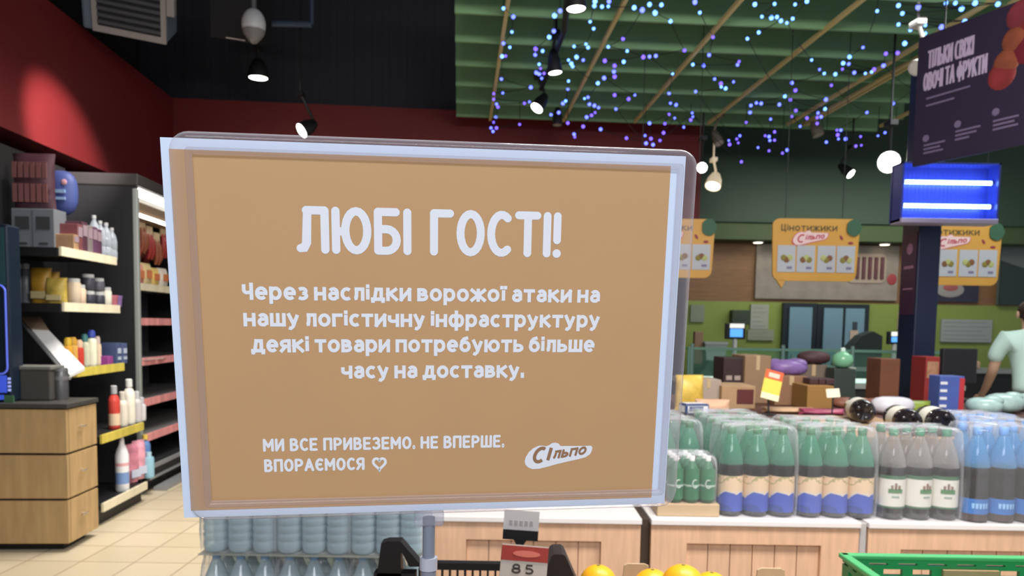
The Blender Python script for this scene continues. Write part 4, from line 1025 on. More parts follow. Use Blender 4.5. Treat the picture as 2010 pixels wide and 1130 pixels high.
body = [[(0, 0, .98, .14, .11), (0, .02, 1.14, .125, .08), (0, .05, 1.30, .14, .075), (0, .08, 1.43, .12, .08), (0, .10, 1.535, .058, .058), (.0, .13, 1.60, .062, .07), (0, .15, 1.66, .075, .092), (0, .155, 1.725, .06, .075)],
        [('j', 3), (-.19, .08, 1.445, .050), (-.255, .09, 1.33, .05), (-.285, .10, 1.17, .042), (-.265, .24, 1.03, .033), (-.25, .33, .97, .026), (-.245, .39, .945, .034, .02)],
        [('j', 3), (.19, .08, 1.445, .050), (.255, .09, 1.33, .05), (.285, .10, 1.17, .042), (.265, .24, 1.03, .033), (.25, .33, .97, .026), (.245, .39, .945, .034, .02)],
        [('j', 0), (-.10, 0, .90, .10), (-.11, .01, .50, .062), (-.115, -.01, .10, .042), (-.12, .10, .045, .04), (-.125, .18, .03, .03)],
        [('j', 0), (.10, 0, .90, .10), (.11, .01, .50, .062), (.115, -.01, .10, .042), (.12, .10, .045, .04), (.125, .18, .03, .03)]]
for sx in (-1, 1):
    for k in range(4):
        bx = sx * .245 + (k - 1.5) * .017; ln = (.06, .075, .08, .066)[k]
        body.append([(bx, .39, .945, .0095), (bx * 1.0, .39 + ln * .6, .932, .009), (bx, .39 + ln, .91, .0075)])
    body.append([(sx * .225, .36, .95, .011), (sx * .205, .395, .935, .010), (sx * .198, .42, .918, .008)])
skin_obj('body', body, M_skin, pr)
MB().ell((0, .14, 1.69), .088, .105, .095, n=20, k=14).ell((0, .095, 1.64), .075, .06, .06, n=16, k=10).build('hair', mat('hair_brown', (62, 44, 36), .6, var=.3, vs=40), pr, 60)
for sx in (-1, 1): MB().ell((sx * .088, .155, 1.655), .012, .022, .032).build('ear', M_skin, pr, 60)
MB().ell((0, .245, 1.645), .014, .02, .022).build('nose', M_skin, pr, 60)
M_mint = mat('mint_shirt', (206, 232, 222), .8, bump=.6, bs=5)
skin_obj('tshirt', [[(0, -.01, .985, .18, .14), (0, -.01, 1.05, .178, .138), (0, .02, 1.14, .166, .122), (0, .05, 1.30, .185, .125), (0, .07, 1.43, .185, .132), (0, .09, 1.51, .115, .10), (0, .1, 1.535, .085, .08)],
                    [('j', 4), (-.20, .08, 1.45, .088), (-.265, .09, 1.34, .068), (-.285, .095, 1.24, .064)],
                    [('j', 4), (.20, .08, 1.45, .088), (.265, .09, 1.34, .068), (.285, .095, 1.24, .064)]], M_mint, pr)
skin_obj('trousers', [[(0, 0, 1.09, .15, .115), (0, 0, .93, .16, .125)], [('j', 1), (-.10, 0, .84, .105), (-.11, .01, .50, .08), (-.115, -.01, .09, .065)], [('j', 1), (.10, 0, .84, .105), (.11, .01, .50, .08), (.115, -.01, .09, .065)]], mat('dark_trousers', (34, 38, 52), .8), pr)
MB().lathe([(.196, .965), (.199, .968), (.199, .996), (.196, 1.0)], 28, M=Matrix.Scale(.8, 4, (0, 1, 0)), cap=False).build('belt', mat('belt_red', (130, 70, 86), .6), pr, 40)
for sx in (-1, 1):
    MB().ell((sx * .12, .07, .045), .055, .14, .045, n=14, k=8).build('shoe', M_black, pr, 60)
# open fridge front and pale goods beyond the person
# ================================================================ GOODS TABLE BEHIND THE BOTTLES
tb = thing('display_table', 'dark display table crowded with boxes behind the soda bottles', 'table', (0, 0, 0))
tx0, tx1, ty0, ty1, tz_ = 1.02, 3.35, 4.05, 5.35, 1.03
MB().box(tx0, tx1, ty0, ty1, tz_ - .06, tz_, 0).build('top', mat('table_brown', (92, 60, 50), .6, var=.2, vs=5), tb)
MB().box(tx0 + .05, tx1 - .05, ty0 + .05, ty1 - .05, .0, tz_ - .06, 0).build('base', mat('table_base', (62, 46, 40), .6), tb)
def T_(px, py, Y, z=tz_ + .001):
    p = at(px, py, Y); return Vector((p.x, p.y, z))
def pxw(px0, px1, Y): return at(px1, 700, Y).x - at(px0, 700, Y).x
def zat(px, py, Y): return at(px, py, Y).z
def carton(px0, px1, py0, Y, label, m, dep=.25, z=None, rz=0, seam=True, name='cardboard_box'):
    zz = tz_ + .001 if z is None else z
    wd = pxw(px0, px1, Y); h = zat((px0 + px1) / 2, py0, Y) - zz
    p = at((px0 + px1) / 2, 700, Y)
    o = mk(name, label, 'box', MB().box(-wd / 2, wd / 2, 0, dep, 0, h, 0, b=.004), m, (p.x, Y, zz), rz)
    if seam: MB().box(-wd * .07, wd * .07, -.002, dep + .001, h - .0, h + .002).box(-wd * .07, wd * .07, -.002, 0, h * .7, h).build('tape', mat('box_tape', (190, 164, 128), .4), o)
    return o, wd, h
carton(1368, 1418, 745, 4.5, 'greyish cardboard box at the left of the goods table', mat('card_grey', (166, 150, 138), .8))
o, wd, h = carton(1419, 1486, 757, 4.45, 'low cardboard box with dark red print on the goods table', M_card, .28, seam=False)
MB().box(-wd * .05, wd * .44, -.003, 0, h * .22, h * .85).build('red_print', mat('box_dark_red', (92, 42, 40), .6), o)
o, wd, h = carton(1421, 1462, 702, 4.85, 'dark brown carton with pale print stacked behind the cardboard box', mat('carton_choc', (50, 34, 34), .6), .25, seam=False)
for i in range(2):
    for j in range(3): MB().box(-wd * .36 + i * wd * .4, -wd * .08 + i * wd * .4, -.003, 0, h * .1 + j * h * .2, h * .1 + j * h * .2 + h * (.04 + .03 * j)).build('pale_mark', mat('pale_print', (168, 150, 140), .6), o)
carton(1463, 1514, 698, 4.8, 'tall plain cardboard box beside the dark brown carton', mat('card_brown', (146, 118, 92), .8), .3)
carton(1524, 1588, 738, 4.7, 'brown cardboard box under the purple bag', mat('card_brown2', (140, 104, 80), .8), .3)
zb = zat(1556, 738, 4.7)
p = at(1556, 738, 4.75)
mk('plastic_bag', 'crumpled purple bag lying on the brown cardboard box', 'bag', MB().ell((0, 0, .045), .13, .10, .05, n=18, k=8, e=.7).ell((.05, -.02, .07), .07, .06, .035).ell((-.07, .01, .06), .05, .06, .04), mat('purple_bag', (128, 100, 158), .4, var=.25, vs=18, bump=.8, bs=25), (p.x, 4.86, zb + .001), 0, None, 60)
mk('red_pack', 'small red pack on top of the tall plain cardboard box edge', 'pack', pouch(.10, .06, .12), mat('red_pack', (140, 66, 62), .5, var=.2, vs=14), T_(1519, 700, 4.95), 0, None, 50)
mk('yellow_bag', 'yellow bag squeezed between the notice and the greyish cardboard box', 'bag', pouch(.17, .12, .2), mat('yellow_bag', (214, 180, 80), .4, var=.3, vs=14), T_(1352, 790, 4.35), R(10), None, 50)
mk('brown_bag', 'peach paper bag in front of the greyish cardboard box', 'bag', pouch(.2, .12, .075), mat('peach_bag', (214, 170, 140), .6, var=.12, vs=9), T_(1398, 800, 4.22), 0, None, 50)
mk('blue_pack', 'small navy and white pack near the notice edge on goods table', 'pack', MB().box(-.07, .07, -.05, .05, 0, .06, 0, b=.012).box(-.05, .03, -.053, -.05, .02, .045, 1), [mat('navy_pack', (56, 70, 116), .4), M_white], T_(1362, 800, 4.15), R(12))
# price board on a stem
p = at(1515, 757, 4.15)
o = thing('price_card', 'tilted red and yellow price card on a stem above the bottles', 'price card', (p.x, 4.15, tz_))
Mx = Matrix.Translation((0, 0, p.z - tz_)) @ Matrix.Rotation(R(14), 4, 'Y') @ Matrix.Rotation(R(-12), 4, 'X')
MB().box(-.05, .05, -.003, .003, -.078, .085, 0, M=Mx).build('card', mat('card_yellow', (238, 206, 84), .5), o)
MB().box(-.05, .05, -.0045, -.003, .035, .085, 0, M=Mx).build('red_header', mat('card_red', (214, 96, 56), .5), o)
MB().box(-.03, .03, -.006, -.0045, .045, .07, 0, M=Mx).build('header_logo', mat('card_logo', (240, 200, 180), .5), o)
MB().box(-.05, .05, -.0055, -.003, -.078, -.045, 0, M=Mx).build('pale_foot', mat('card_pale', (240, 232, 190), .5), o)
MB().tube([(-.01, .0, .0), (-.015, .005, p.z - tz_ - .07)], .005, 8).box(-.04, .02, -.03, .03, 0, .008).build('stem', M_dark, o)
mk('bread_loaf', 'dark brown loaf resting behind the purple bag', 'bread', MB().ell((0, 0, .045), .11, .08, .045, n=18, k=10, e=.85), mat('dark_loaf', (74, 48, 50), .6, var=.2, vs=9), T_(1597, 700, 5.1, tz_ + .13), 0, None, 60)
o, wd, h = carton(1572, 1625, 716, 5.02, 'taupe box supporting the dark loaf', mat('card_taupe', (118, 104, 92), .8), .22)
bpy.data.objects['bread_loaf'].location.z = tz_ + .002 + h
carton(1588, 1640, 757, 4.45, 'flat mustard wooden tray on the goods table', mat('tray_mustard', (150, 112, 58), .7), .3, seam=False, name='wooden_tray')
zt = zat(1614, 757, 4.45)
for i, px in enumerate((1592, 1606, 1620)):
    mk('cake_slice', ('dark cake slice at the left of the mustard tray', 'dark cake slice in the middle of the mustard tray', 'dark cake slice at the right of the mustard tray')[i], 'cake', MB().box(-.03, .03, -.06, .06, 0, .035, 0, b=.006), mat('dark_cake', (70, 44, 46), .6), (at(px, 750, 4.6).x, 4.6, zt + .001))
p = at(1653, 722, 4.9)
o = thing('green_ball_bottle', 'round pale green bottle with a bright stopper on the goods table', 'bottle', (p.x, 4.9, tz_ + .001))
zz = zat(1653, 722, 4.9) - tz_
MB().box(-.07, .07, -.05, .09, 0, zz - .002, 0, b=.008).build('dark_stand', mat('stand_dark', (52, 62, 56), .5), o)
MB().lathe([(.03, zz), (.058, zz + .018), (.066, zz + .05), (.058, zz + .08), (.03, zz + .10), (.014, zz + .108)], 20).build('glass', mat('pale_green_glass', (120, 178, 140), .2), o, 60)
MB().lathe([(.015, zz + .10), (.015, zz + .125), (.008, zz + .13)], 14).build('stopper', mat('stopper_white', (206, 232, 220), .3), o, 40)
p = at(1638, 772, 4.1)
o = thing('blank_card', 'cream blank card on a short stem above the bottle caps', 'card', (p.x, 4.12, tz_))
Mx = Matrix.Translation((0, 0, p.z - tz_)) @ Matrix.Rotation(R(-4), 4, 'Y') @ Matrix.Rotation(R(-16), 4, 'X')
MB().box(-.036, .036, -.003, .003, -.024, .024, 0, M=Mx).build('card', mat('cream_card', (238, 226, 200), .5), o)
MB().tube([(0, 0, 0), (0, .0, p.z - tz_ - .02)], .004, 8).build('stem', M_dark, o)
for i, (px0, px1, py, Y, c, lbl) in enumerate(((1655, 1668, 722, 5.0, (176, 176, 166), 'small white box beside the round green bottle'), (1670, 1682, 721, 5.05, (170, 172, 164), 'second small white box beside the round green bottle'))):
    carton(px0, px1, py, Y, lbl, mat('white_box_%d' % i, c, .6), .1, seam=False, name='small_box')
for i, px in enumerate((1660, 1690, 1718, 1742)):
    o = mk('pastry', ('brown pastry, leftmost of the row before the navy pillar', 'brown pastry second in the row before the navy pillar', 'brown pastry third in the row before the navy pillar', 'brown pastry nearest the navy pillar')[i], 'pastry', MB().ell((0, 0, .035), .085, .06, .036, n=16, k=8), mat('pastry_%d' % (i % 2), ((132, 84, 66), (160, 112, 88))[i % 2], .5, var=.25, vs=16), T_(px, 760, 4.55 - .02 * i), 0, 'pastries on the goods table', 60)
mk('flat_pack', 'flat magenta pack lying in front of the mustard tray', 'pack', pouch(.26, .14, .035), mat('magenta_pack', (160, 70, 96), .35, var=.3, vs=16), T_(1612, 800, 4.22), 0, None, 50)
mk('flat_pack', 'flat tan pack lying under the red and yellow price card', 'pack', pouch(.3, .14, .03), mat('tan_pack', (196, 160, 126), .5, var=.15, vs=10), T_(1545, 800, 4.3), 0, None, 50)
mk('lettuce_pack', 'small bright green pack behind the lying bottles, before the navy pillar', 'pack', pouch(.16, .1, .07), mat('green_pack', (140, 160, 64), .4, var=.25, vs=18), T_(1800, 790, 4.4), 0, None, 50)
mk('white_pack', 'crumpled white pack behind the leftmost lying bottle', 'pack', MB().ell((0, 0, .05), .12, .08, .05, n=16, k=8, e=.7), mat('crumpled_white', (216, 214, 222), .4, var=.1, vs=14, bump=.8, bs=22), T_(1752, 790, 4.3), 0, None, 60)
carton(1730, 1768, 704, 4.95, 'copper brown box left of the navy pillar', mat('copper_box', (120, 74, 52), .6, var=.12, vs=6), .2, seam=False)
o, wd, h = carton(1818, 1846, 700, 4.95, 'red box right of the navy pillar', mat('red_box', (150, 50, 48), .5), .18, seam=False)
MB().box(-wd * .4, wd * .4, -.003, 0, h * .55, h * .9).build('food_picture', mat('box_food', (176, 130, 100), .6, var=.3, vs=20), o)
o, wd, h = carton(1848, 1896, 738, 4.35, 'blue, white and red box right of the navy pillar', mat('blue_box', (76, 96, 166), .45, var=.08, vs=8), .12, seam=False)
mb = MB()
for j in range(4): mb.box(-wd * .48, -wd * .2, -.003, 0, h * (.18 + .2 * j), h * (.25 + .2 * j))
mb.build('white_stripes', M_white, o)
MB().box(wd * .3, wd * .5, -.003, 0, h * .1, h * .95).build('red_edge', mat('box_red_edge', (186, 56, 62), .5), o)
mk('cash_monitor', 'dark till screen between the boxes and the person', 'till screen', MB().box(-.14, .12, -.02, .02, .12, .36, 0, b=.01).tube([(0, .02, 0), (0, .02, .16)], .03, 8).box(-.1, .1, -.08, .1, 0, .02), mat('till_black', (36, 36, 40), .4), T_(1884, 700, 5.15), R(8))
for i, (px, py, s_) in enumerate(((1932, 792, .8), (1972, 775, .95), (2022, 785, .9))):
    mk('ice_bag', ('mint plastic bag, left of the pile at the right edge', 'mint plastic bag in the middle of the pile at the right edge', 'mint plastic bag at the right edge of the pile')[i], 'bag', MB().ell((0, 0, .06 * s_), .12 * s_, .1, .06 * s_, n=18, k=8, e=.8).ell((.03, -.03, .1 * s_), .06, .05, .03), mat('mint_bag', (176, 206, 200), .25, var=.15, vs=14, bump=.9, bs=18), T_(px, py, 4.4 + .1 * i), R(20 * i), 'mint bags on the goods table', 60)
p = T_(1925, 800, 4.16)
mk('grey_tray', 'smooth grey blue tray in front of the mint bags', 'tray', MB().box(-.14, .16, -.07, .07, 0, .03, 0, b=.012), mat('tray_greyblue', (146, 160, 190), .4), p)

# ================================================================ WOODEN COUNTERS AND SODA PACKS
CT = .752
def ctr(px0, px1, label, panel):
    a = at(px0, 1060, 2.95).x; b = at(px1, 1060, 2.95).x; wd = b - a
    t = thing('display_counter', label, 'counter', (a, 2.95, 0), 0, 'wooden bottle counters')
    MB().box(0, wd, .03, 1.06, .08, CT - .024, 0).build('carcass', M_wood, t)
    MB().box(.02, wd - .02, .05, 1.0, 0, .08, 0).build('plinth', M_black, t)
    p0, p1 = panel; x0_ = at(p0, 1070, 2.95).x - a; x1_ = at(p1, 1070, 2.95).x - a
    zt_ = at(p0, 1058 if p0 < 1300 else (1066 if p0 < 1600 else 1078), 2.95).z
    mb = MB(); mb.box(0, x0_, 0, .03, .08, CT - .024); mb.box(x1_, wd, 0, .03, .08, CT - .024); mb.box(x0_, x1_, 0, .03, zt_, CT - .024); mb.box(x0_, x1_, 0, .03, .08, .16)
    mb.build('frame', M_wood, t)
    n = max(4, int((x1_ - x0_) / .085)); mb = MB()
    for i in range(n):
        u0 = x0_ + (x1_ - x0_) * i / n; u1 = x0_ + (x1_ - x0_) * (i + 1) / n
        mb.box(u0 + .002, u1 - .002, .018, .032, .16, zt_, 0)
    mb.build('slatted_panel', M_wood, t)
    MB().box(-.003, wd + .003, -.012, 1.06, CT - .024, CT, 0, b=.004).build('ledge', mat('ledge_white', (226, 222, 222), .35), t)
    return t
ctr(818, 1257, 'wooden display counter left of the dark gap, below the notice', (915, 1180))
ctr(1278, 1686, 'wooden display counter carrying the cream labelled soda packs', (1348, 1612))
ctr(1704, 2130, 'wooden display counter at right behind the green crate', (1768, 2060))
a = at(1257, 1060, 2.95).x; b = at(1278, 1060, 2.95).x
mk('gap_shade', 'dark strip standing in for the shade between the wooden counters', 'panel', MB().box(a + .006, b - .006, 2.97, 3.95, 0, CT - .01), mat('gap_shade_dark', (62, 50, 42), .6), (0, 0, 0))  # shade of the gap, put in as a dark strip
a = at(1686, 1060, 2.95).x; b = at(1704, 1060, 2.95).x
mk('joint_post', 'grey metal post at the joint of two wooden counters', 'post', MB().box(a + .005, b - .005, 2.955, 3.9, 0, CT - .006, 0, b=.003), mat('joint_grey', (176, 172, 172), .4), (0, 0, 0))

M_cola = mat('dark_soda', (30, 26, 28), .12, spec=.8)
M_grn = clear('green_pet', (176, 226, 204), (104, 176, 144), .34, .08, facing=.4)
M_clr = clear('clear_pet', (232, 230, 226), (190, 186, 182), .25, .08, facing=True)
M_blu = clear('blue_pet', (190, 224, 246), (120, 182, 230), .34, .08, facing=.4)
def soda_pack(kind, nx, ny, label, loc, rz=0.0, film=True, group=None):
    h = {'cream': .360, 'white': .362, 'blue': .375, 'dark': .35, 'small': .185, 'water': .31}[kind]
    r = {'cream': .0505, 'white': .052, 'blue': .051, 'dark': .05, 'small': .031, 'water': .043}[kind]
    t = thing('water_pack' if kind == 'water' else 'soda_pack', label, 'bottle pack', loc, rz, group)
    key = 'pk_' + kind
    if key not in PK:
        lv = h * .58
        top = {'cream': M_grn, 'white': M_clr, 'blue': M_blu, 'dark': M_grn, 'small': mat('small_green', (58, 112, 82), .3), 'water': None}[kind]
        if kind == 'water':
            pf = [(r * .8, 0), (r * .96, .008)]
            z = .02
            while z < h * .62:
                pf += [(r, z), (r, z + .016), (r * .955, z + .02), (r * .955, z + .024)]; z += .028
            pf += [(r, z), (r * .9, h * .72), (r * .5, h * .86), (r * .33, h * .92), (r * .33, h)]
            bm_ = MB().lathe(pf, 18).build('bottle', [clear('water_pet', (226, 240, 244), (184, 206, 212), .45, .07, facing=True)], None, 40)
        else:
            pf = [(r * .7, 0), (r * .95, .012), (r, .03), (r, h * .42), (r * .985, h * .43), (r, h * .5), (r, lv), (r * .97, lv + .006), (r * .88, h * .68), (r * .62, h * .80), (r * .36, h * .89), (r * .29, h * .93), (r * .29, h - .012)]
            bm_ = MB().lathe(pf, 20, mf=lambda z: 0 if z < lv + .003 else 1).build('bottle', [M_cola if kind != 'small' else mat('small_green', (58, 112, 82), .3), top], None, 40)
        capc = {'cream': (64, 120, 84), 'white': (60, 128, 96), 'blue': (92, 150, 214), 'dark': (70, 116, 84), 'small': (226, 224, 220), 'water': (120, 170, 210)}[kind]
        cp_ = MB().lathe([(r * .33, h - .03), (r * .345, h - .026), (r * .345, h - .004), (r * .3, h)], 14).build('cap', mat('cap_' + kind, capc, .4), None, 40)
        ls = []
        if kind == 'cream':
            ls.append(MB().lathe([(r + .001, h * .06), (r + .001, h * .455)], 20, cap=False, m=0, mf=None).build('label', cream_label(), None, 40))
        elif kind == 'white':
            mb = MB(); mb.lathe([(r + .001, h * .15), (r + .001, h * .45)], 20, cap=False, m=0); mb.lathe([(r + .0012, h * .45), (r + .0012, h * .49)], 20, cap=False, m=1); mb.lathe([(r + .0012, h * .13), (r + .0012, h * .15)], 20, cap=False, m=1)
            ls.append(mb.build('label', [mat('label_white', (222, 220, 208), .5), mat('label_green_band', (70, 110, 80), .5)], None, 40))
            mb = MB()
            for k_, (za, zb_, wa) in enumerate(((.30, .345, .85), (.25, .268, .45))):
                n_ = 8; ring0, ring1 = [], []
                for q_ in range(n_ + 1):
                    an_ = -PI / 2 + wa * (q_ / n_ - .5) * 1.2
                    ring0.append(((r + .002) * math.cos(an_), (r + .002) * math.sin(an_), h * za)); ring1.append(((r + .002) * math.cos(an_), (r + .002) * math.sin(an_), h * zb_))
                mb.loft([ring0, ring1], k_, cap=False, closed=False)
            for q_ in (-.25, 0, .25):
                an_ = -PI / 2 + q_
                mb.tube([((r + .0015) * math.cos(an_), (r + .0015) * math.sin(an_), h * .35), ((r + .0015) * math.cos(an_), (r + .0015) * math.sin(an_), h * (.41 - abs(q_) * .1))], .0045, 6, 2)
            ls.append(mb.build('label_print', [mat('label_leaf', (84, 132, 84), .5), mat('label_text', (150, 170, 160), .5), mat('label_barrel', (140, 116, 100), .5)], None, 40))
        elif kind == 'blue':
            mb = MB(); mb.lathe([(r + .001, h * .09), (r + .001, h * .25)], 20, cap=False, m=0); mb.lathe([(r + .001, h * .02), (r + .001, h * .09)], 20, cap=False, m=1)
            ls.append(mb.build('label', [mat('label_blue', (54, 118, 190), .4), mat('label_brown', (74, 58, 52), .5)], None, 40))
            mb = MB()
            for q_ in range(5):
                an_ = -PI / 2 - .5 + .25 * q_; R2 = r + .002
                mb.loft([[(R2 * math.cos(an_), R2 * math.sin(an_), h * .15), (R2 * math.cos(an_ + .14), R2 * math.sin(an_ + .14), h * .15)], [(R2 * math.cos(an_ - .03), R2 * math.sin(an_ - .03), h * .205), (R2 * math.cos(an_ + .17), R2 * math.sin(an_ + .17), h * .205)]], 0, cap=False, closed=False)
            ls.append(mb.build('label_print', mat('label_print_pale', (150, 200, 240), .5), None))
        elif kind == 'small':
            mb = MB(); mb.lathe([(r + .001, h * .08), (r + .001, h * .75)], 18, cap=False, m=0); mb.lathe([(r + .0016, h * .36), (r + .0016, h * .40)], 18, cap=False, m=1)
            ls.append(mb.build('label', [mat('label_deep_green', (58, 120, 84), .4, var=.2, vs=30), mat('label_silver', (180, 200, 186), .4)], None, 40))
            mb = MB(); an = [(.011 * math.cos(u_), h * .42 + .016 * math.sin(u_)) for u_ in np.linspace(R(60), R(330), 14)]
            mb.tube([(u_, -r - .001, v_) for u_, v_ in an], .003, 6)
            ls.append(mb.build('emblem', mat('label_silver', (180, 200, 186), .4), None))
        PK[key] = [x.data for x in [bm_, cp_] + ls]; PKN[key] = [x.name.split('.')[0] for x in [bm_, cp_] + ls]
        for x in [bm_, cp_] + ls: bpy.data.objects.remove(x)
    px_, py_ = 2 * r + .002, 2 * r + .002
    for j in range(ny):
        for i in range(nx):
            b_ = bpy.data.objects.new('bottle', PK[key][0]); COL.objects.link(b_); b_.parent = t
            b_.location = ((i - (nx - 1) / 2) * px_, r + .004 + j * py_, .0)
            b_.rotation_euler = (0, 0, R(random.uniform(-14, 14)))
            for dname, dm_ in zip(PKN[key][1:], PK[key][1:]):
                c_ = bpy.data.objects.new(dname, dm_); COL.objects.link(c_); c_.parent = b_
    if film:
        hw = nx * px_ / 2 + .003; dd = ny * py_ + .006
        mb = MB(); rings = []
        n = 36
        for (z, s_) in ((.004, 1.0), (h * .25, 1.004), (h * .55, 1.0), (h * .72, .985), (h * .86, .955), (h * .97, .90), (h * 1.005, .80)):
            ring = []
            for i, (u_, v_) in enumerate(rrect(2 * hw * (1 - (1 - s_) * .55), dd - (1 - s_) * .25, .03, 8)):
                k_ = .004 * math.sin(i * 2.1 + z * 40)
                ring.append((u_ + k_ * (z > .05), v_ + dd / 2 - .002 + k_ * .7 * (z > .05), z + .006 * math.sin(i * 1.7) * (z > h * .8)))
            rings.append(ring)
        mb.loft(rings, 0, cap=False)
        rv = rings[-1]; cx_ = sum(q_[0] for q_ in rv) / len(rv); cy_ = sum(q_[1] for q_ in rv) / len(rv)
        mb.loft([rv, [(cx_ + (q_[0] - cx_) * .5, cy_ + (q_[1] - cy_) * .5, q_[2] + .003) for q_ in rv], [(cx_ + (q_[0] - cx_) * .05, cy_ + (q_[1] - cy_) * .05, h * 1.0) for q_ in rv]], 0, cap=False)
        mb.build('shrink_film', M_film, t, 60)
    return t
PK, PKN = {}, {}
def cream_label():
    """cream paper with a blue lower half and a small green mark, by height"""
    m = bpy.data.materials.new('label_cream'); m.use_nodes = True
    nt = m.node_tree; b = nt.nodes['Principled BSDF']; b.inputs['Roughness'].default_value = .5
    tc = nt.nodes.new('ShaderNodeTexCoord'); sp = nt.nodes.new('ShaderNodeSeparateXYZ'); nt.links.new(tc.outputs['Object'], sp.inputs[0])
    ns = nt.nodes.new('ShaderNodeTexNoise'); ns.inputs['Scale'].default_value = 15; nt.links.new(tc.outputs['Object'], ns.inputs[0])
    ad = nt.nodes.new('ShaderNodeMath'); ad.operation = 'MULTIPLY_ADD'; ad.inputs[1].default_value = .13
    nt.links.new(ns.outputs['Fac'], ad.inputs[0]); nt.links.new(sp.outputs['Z'], ad.inputs[2])
    rp = nt.nodes.new('ShaderNodeValToRGB'); rp.color_ramp.interpolation = 'CONSTANT'
    mr = nt.nodes.new('ShaderNodeMapRange'); mr.inputs['From Min'].default_value = .06; mr.inputs['From Max'].default_value = .25
    nt.links.new(ad.outputs[0], mr.inputs[0]); nt.links.new(mr.outputs[0], rp.inputs[0])
    e = rp.color_ramp.elements; e[0].position = 0; e[0].color = lin((60, 80, 150)); e[1].position = .2; e[1].color = lin((72, 92, 180))
    for po, c in ((.46, (216, 206, 190)), (.52, (226, 198, 162)), (.80, (176, 164, 118)), (.83, (228, 200, 164))):
        q = e.new(po); q.color = lin(c)
    nt.links.new(rp.outputs[0], b.inputs['Base Color'])
    return m
zc = CT + .001
def pkx(px0, px1, Y): return (at((px0 + px1) / 2, 960, Y).x)
xA = pkx(1415, 1569, 2.98); xB = pkx(1572, 1728, 2.98); xC = pkx(1733, 1895, 2.98)
for i, Y in enumerate((2.985, 3.215, 3.445)):
    soda_pack('cream', 3, 2, ('shrink wrapped cream label soda pack, front row left', 'cream label soda pack just behind the front left pack', 'rearmost cream label soda pack on the left')[i], (xA, Y, zc), 0, True, 'cream label soda packs')
for i, Y in enumerate((2.985, 3.215)):
    soda_pack('cream', 3, 2, ('shrink wrapped cream label soda pack, front row right', 'cream label soda pack behind the front right pack')[i], (xB + .006 * i, Y, zc), 0, True, 'cream label soda packs')
soda_pack('white', 3, 2, 'shrink wrapped soda pack with white and green labels', (xC, 2.975, zc), 0, True)
xD = at(1900, 960, 2.96).x + .16
for i, Y in enumerate((2.955, 3.182, 3.409)):
    soda_pack('blue', 3, 2, ('blue capped soda pack in front at the right edge', 'blue capped soda pack in the second row at the right edge', 'blue capped soda pack in the third row at the right edge')[i], (xD + (0, .135, .14)[i], Y, zc), 0, True, 'blue capped soda packs')
# small green pack on a cardboard tray, dark green bottles behind it
xs = (at(1330, 990, 2.99).x + at(1412, 990, 2.99).x) / 2
ws = at(1412, 990, 2.99).x - at(1290, 990, 2.99).x
o = mk('cardboard_tray', 'shallow cardboard tray under the small green bottles', 'tray', MB().box(-ws / 2, ws / 2, 0, .21, 0, .05, 0, b=.003), M_card2, (at(1412, 990, 2.99).x - ws / 2, 2.985, zc))
soda_pack('small', 3, 3, 'pack of small green labelled bottles on a cardboard tray', (at(1412, 990, 2.99).x - .105, 2.99, zc + .051), 0, True)
for i, (Y, dx) in enumerate(((3.215, -.005), (3.445, -.02))):
    soda_pack('dark', 3, 2, ('green dark soda pack behind the small green bottles', 'rearmost green dark soda pack at the notice edge')[i], (xA - .315 + dx, Y, zc), 0, True, 'green dark soda packs')
# carton behind the white-label pack and three bottles lying on it
xc0 = at(1678, 900, 3.22).x; xc1 = at(1878, 900, 3.22).x
o = mk('cardboard_box', 'cardboard box under the three lying bottles', 'box', MB().box(xc0, xc1, 3.2, 3.98, 0, .30, 0, b=.004), M_card, (0, 0, zc))
MB().box(xc0 + .18, xc0 + .23, 3.199, 3.98, .3, .302).build('tape', mat('box_tape', (190, 164, 128), .4), o)
def lying(px, py, Y, label, yaw):
    r = .0565
    p = at(px, py, Y)
    z_ = zc + .303 + r
    t = thing('soda_bottle', label, 'bottle', (p.x, Y, z_), R(yaw), 'bottles lying on the box')
    Mx = Matrix.Rotation(R(-90), 4, 'X')
    h = .34
    MB().lathe([(.0, .006), (r * .35, .004), (r * .7, 0), (r * .95, .015), (r, .035), (r, h * .62), (r * .9, h * .7), (r * .55, h * .84), (r * .28, h * .94), (r * .28, h)], 28, M=Mx).build('body', M_cola, t, 40)
    MB().lathe([(r + .001, .06), (r + .001, .165)], 28, M=Mx, cap=False).build('label', mat('label_white', (222, 220, 208), .5), t, 40)
    MB().lathe([(r * .33, h - .015), (r * .34, h + .008), (r * .3, h + .01)], 14, M=Mx).build('cap', mat('cap_white', (60, 128, 96), .4), t, 40)
    for k in range(5):
        a = 2 * PI * k / 5
        MB().ell((r * .55 * math.cos(a), .001, r * .55 * math.sin(a)), .012, .007, .012, n=10, k=6).build('foot_lobe', M_cola, t, 60)
lying(1697, 805, 3.62, 'bottle lying base towards us, leftmost of the three on the box', -14)
lying(1787, 825, 3.22, 'bottle lying base towards us, middle of the three on the box', -12)
lying(1853, 820, 3.23, 'bottle lying base towards us, rightmost of the three on the box', -12)

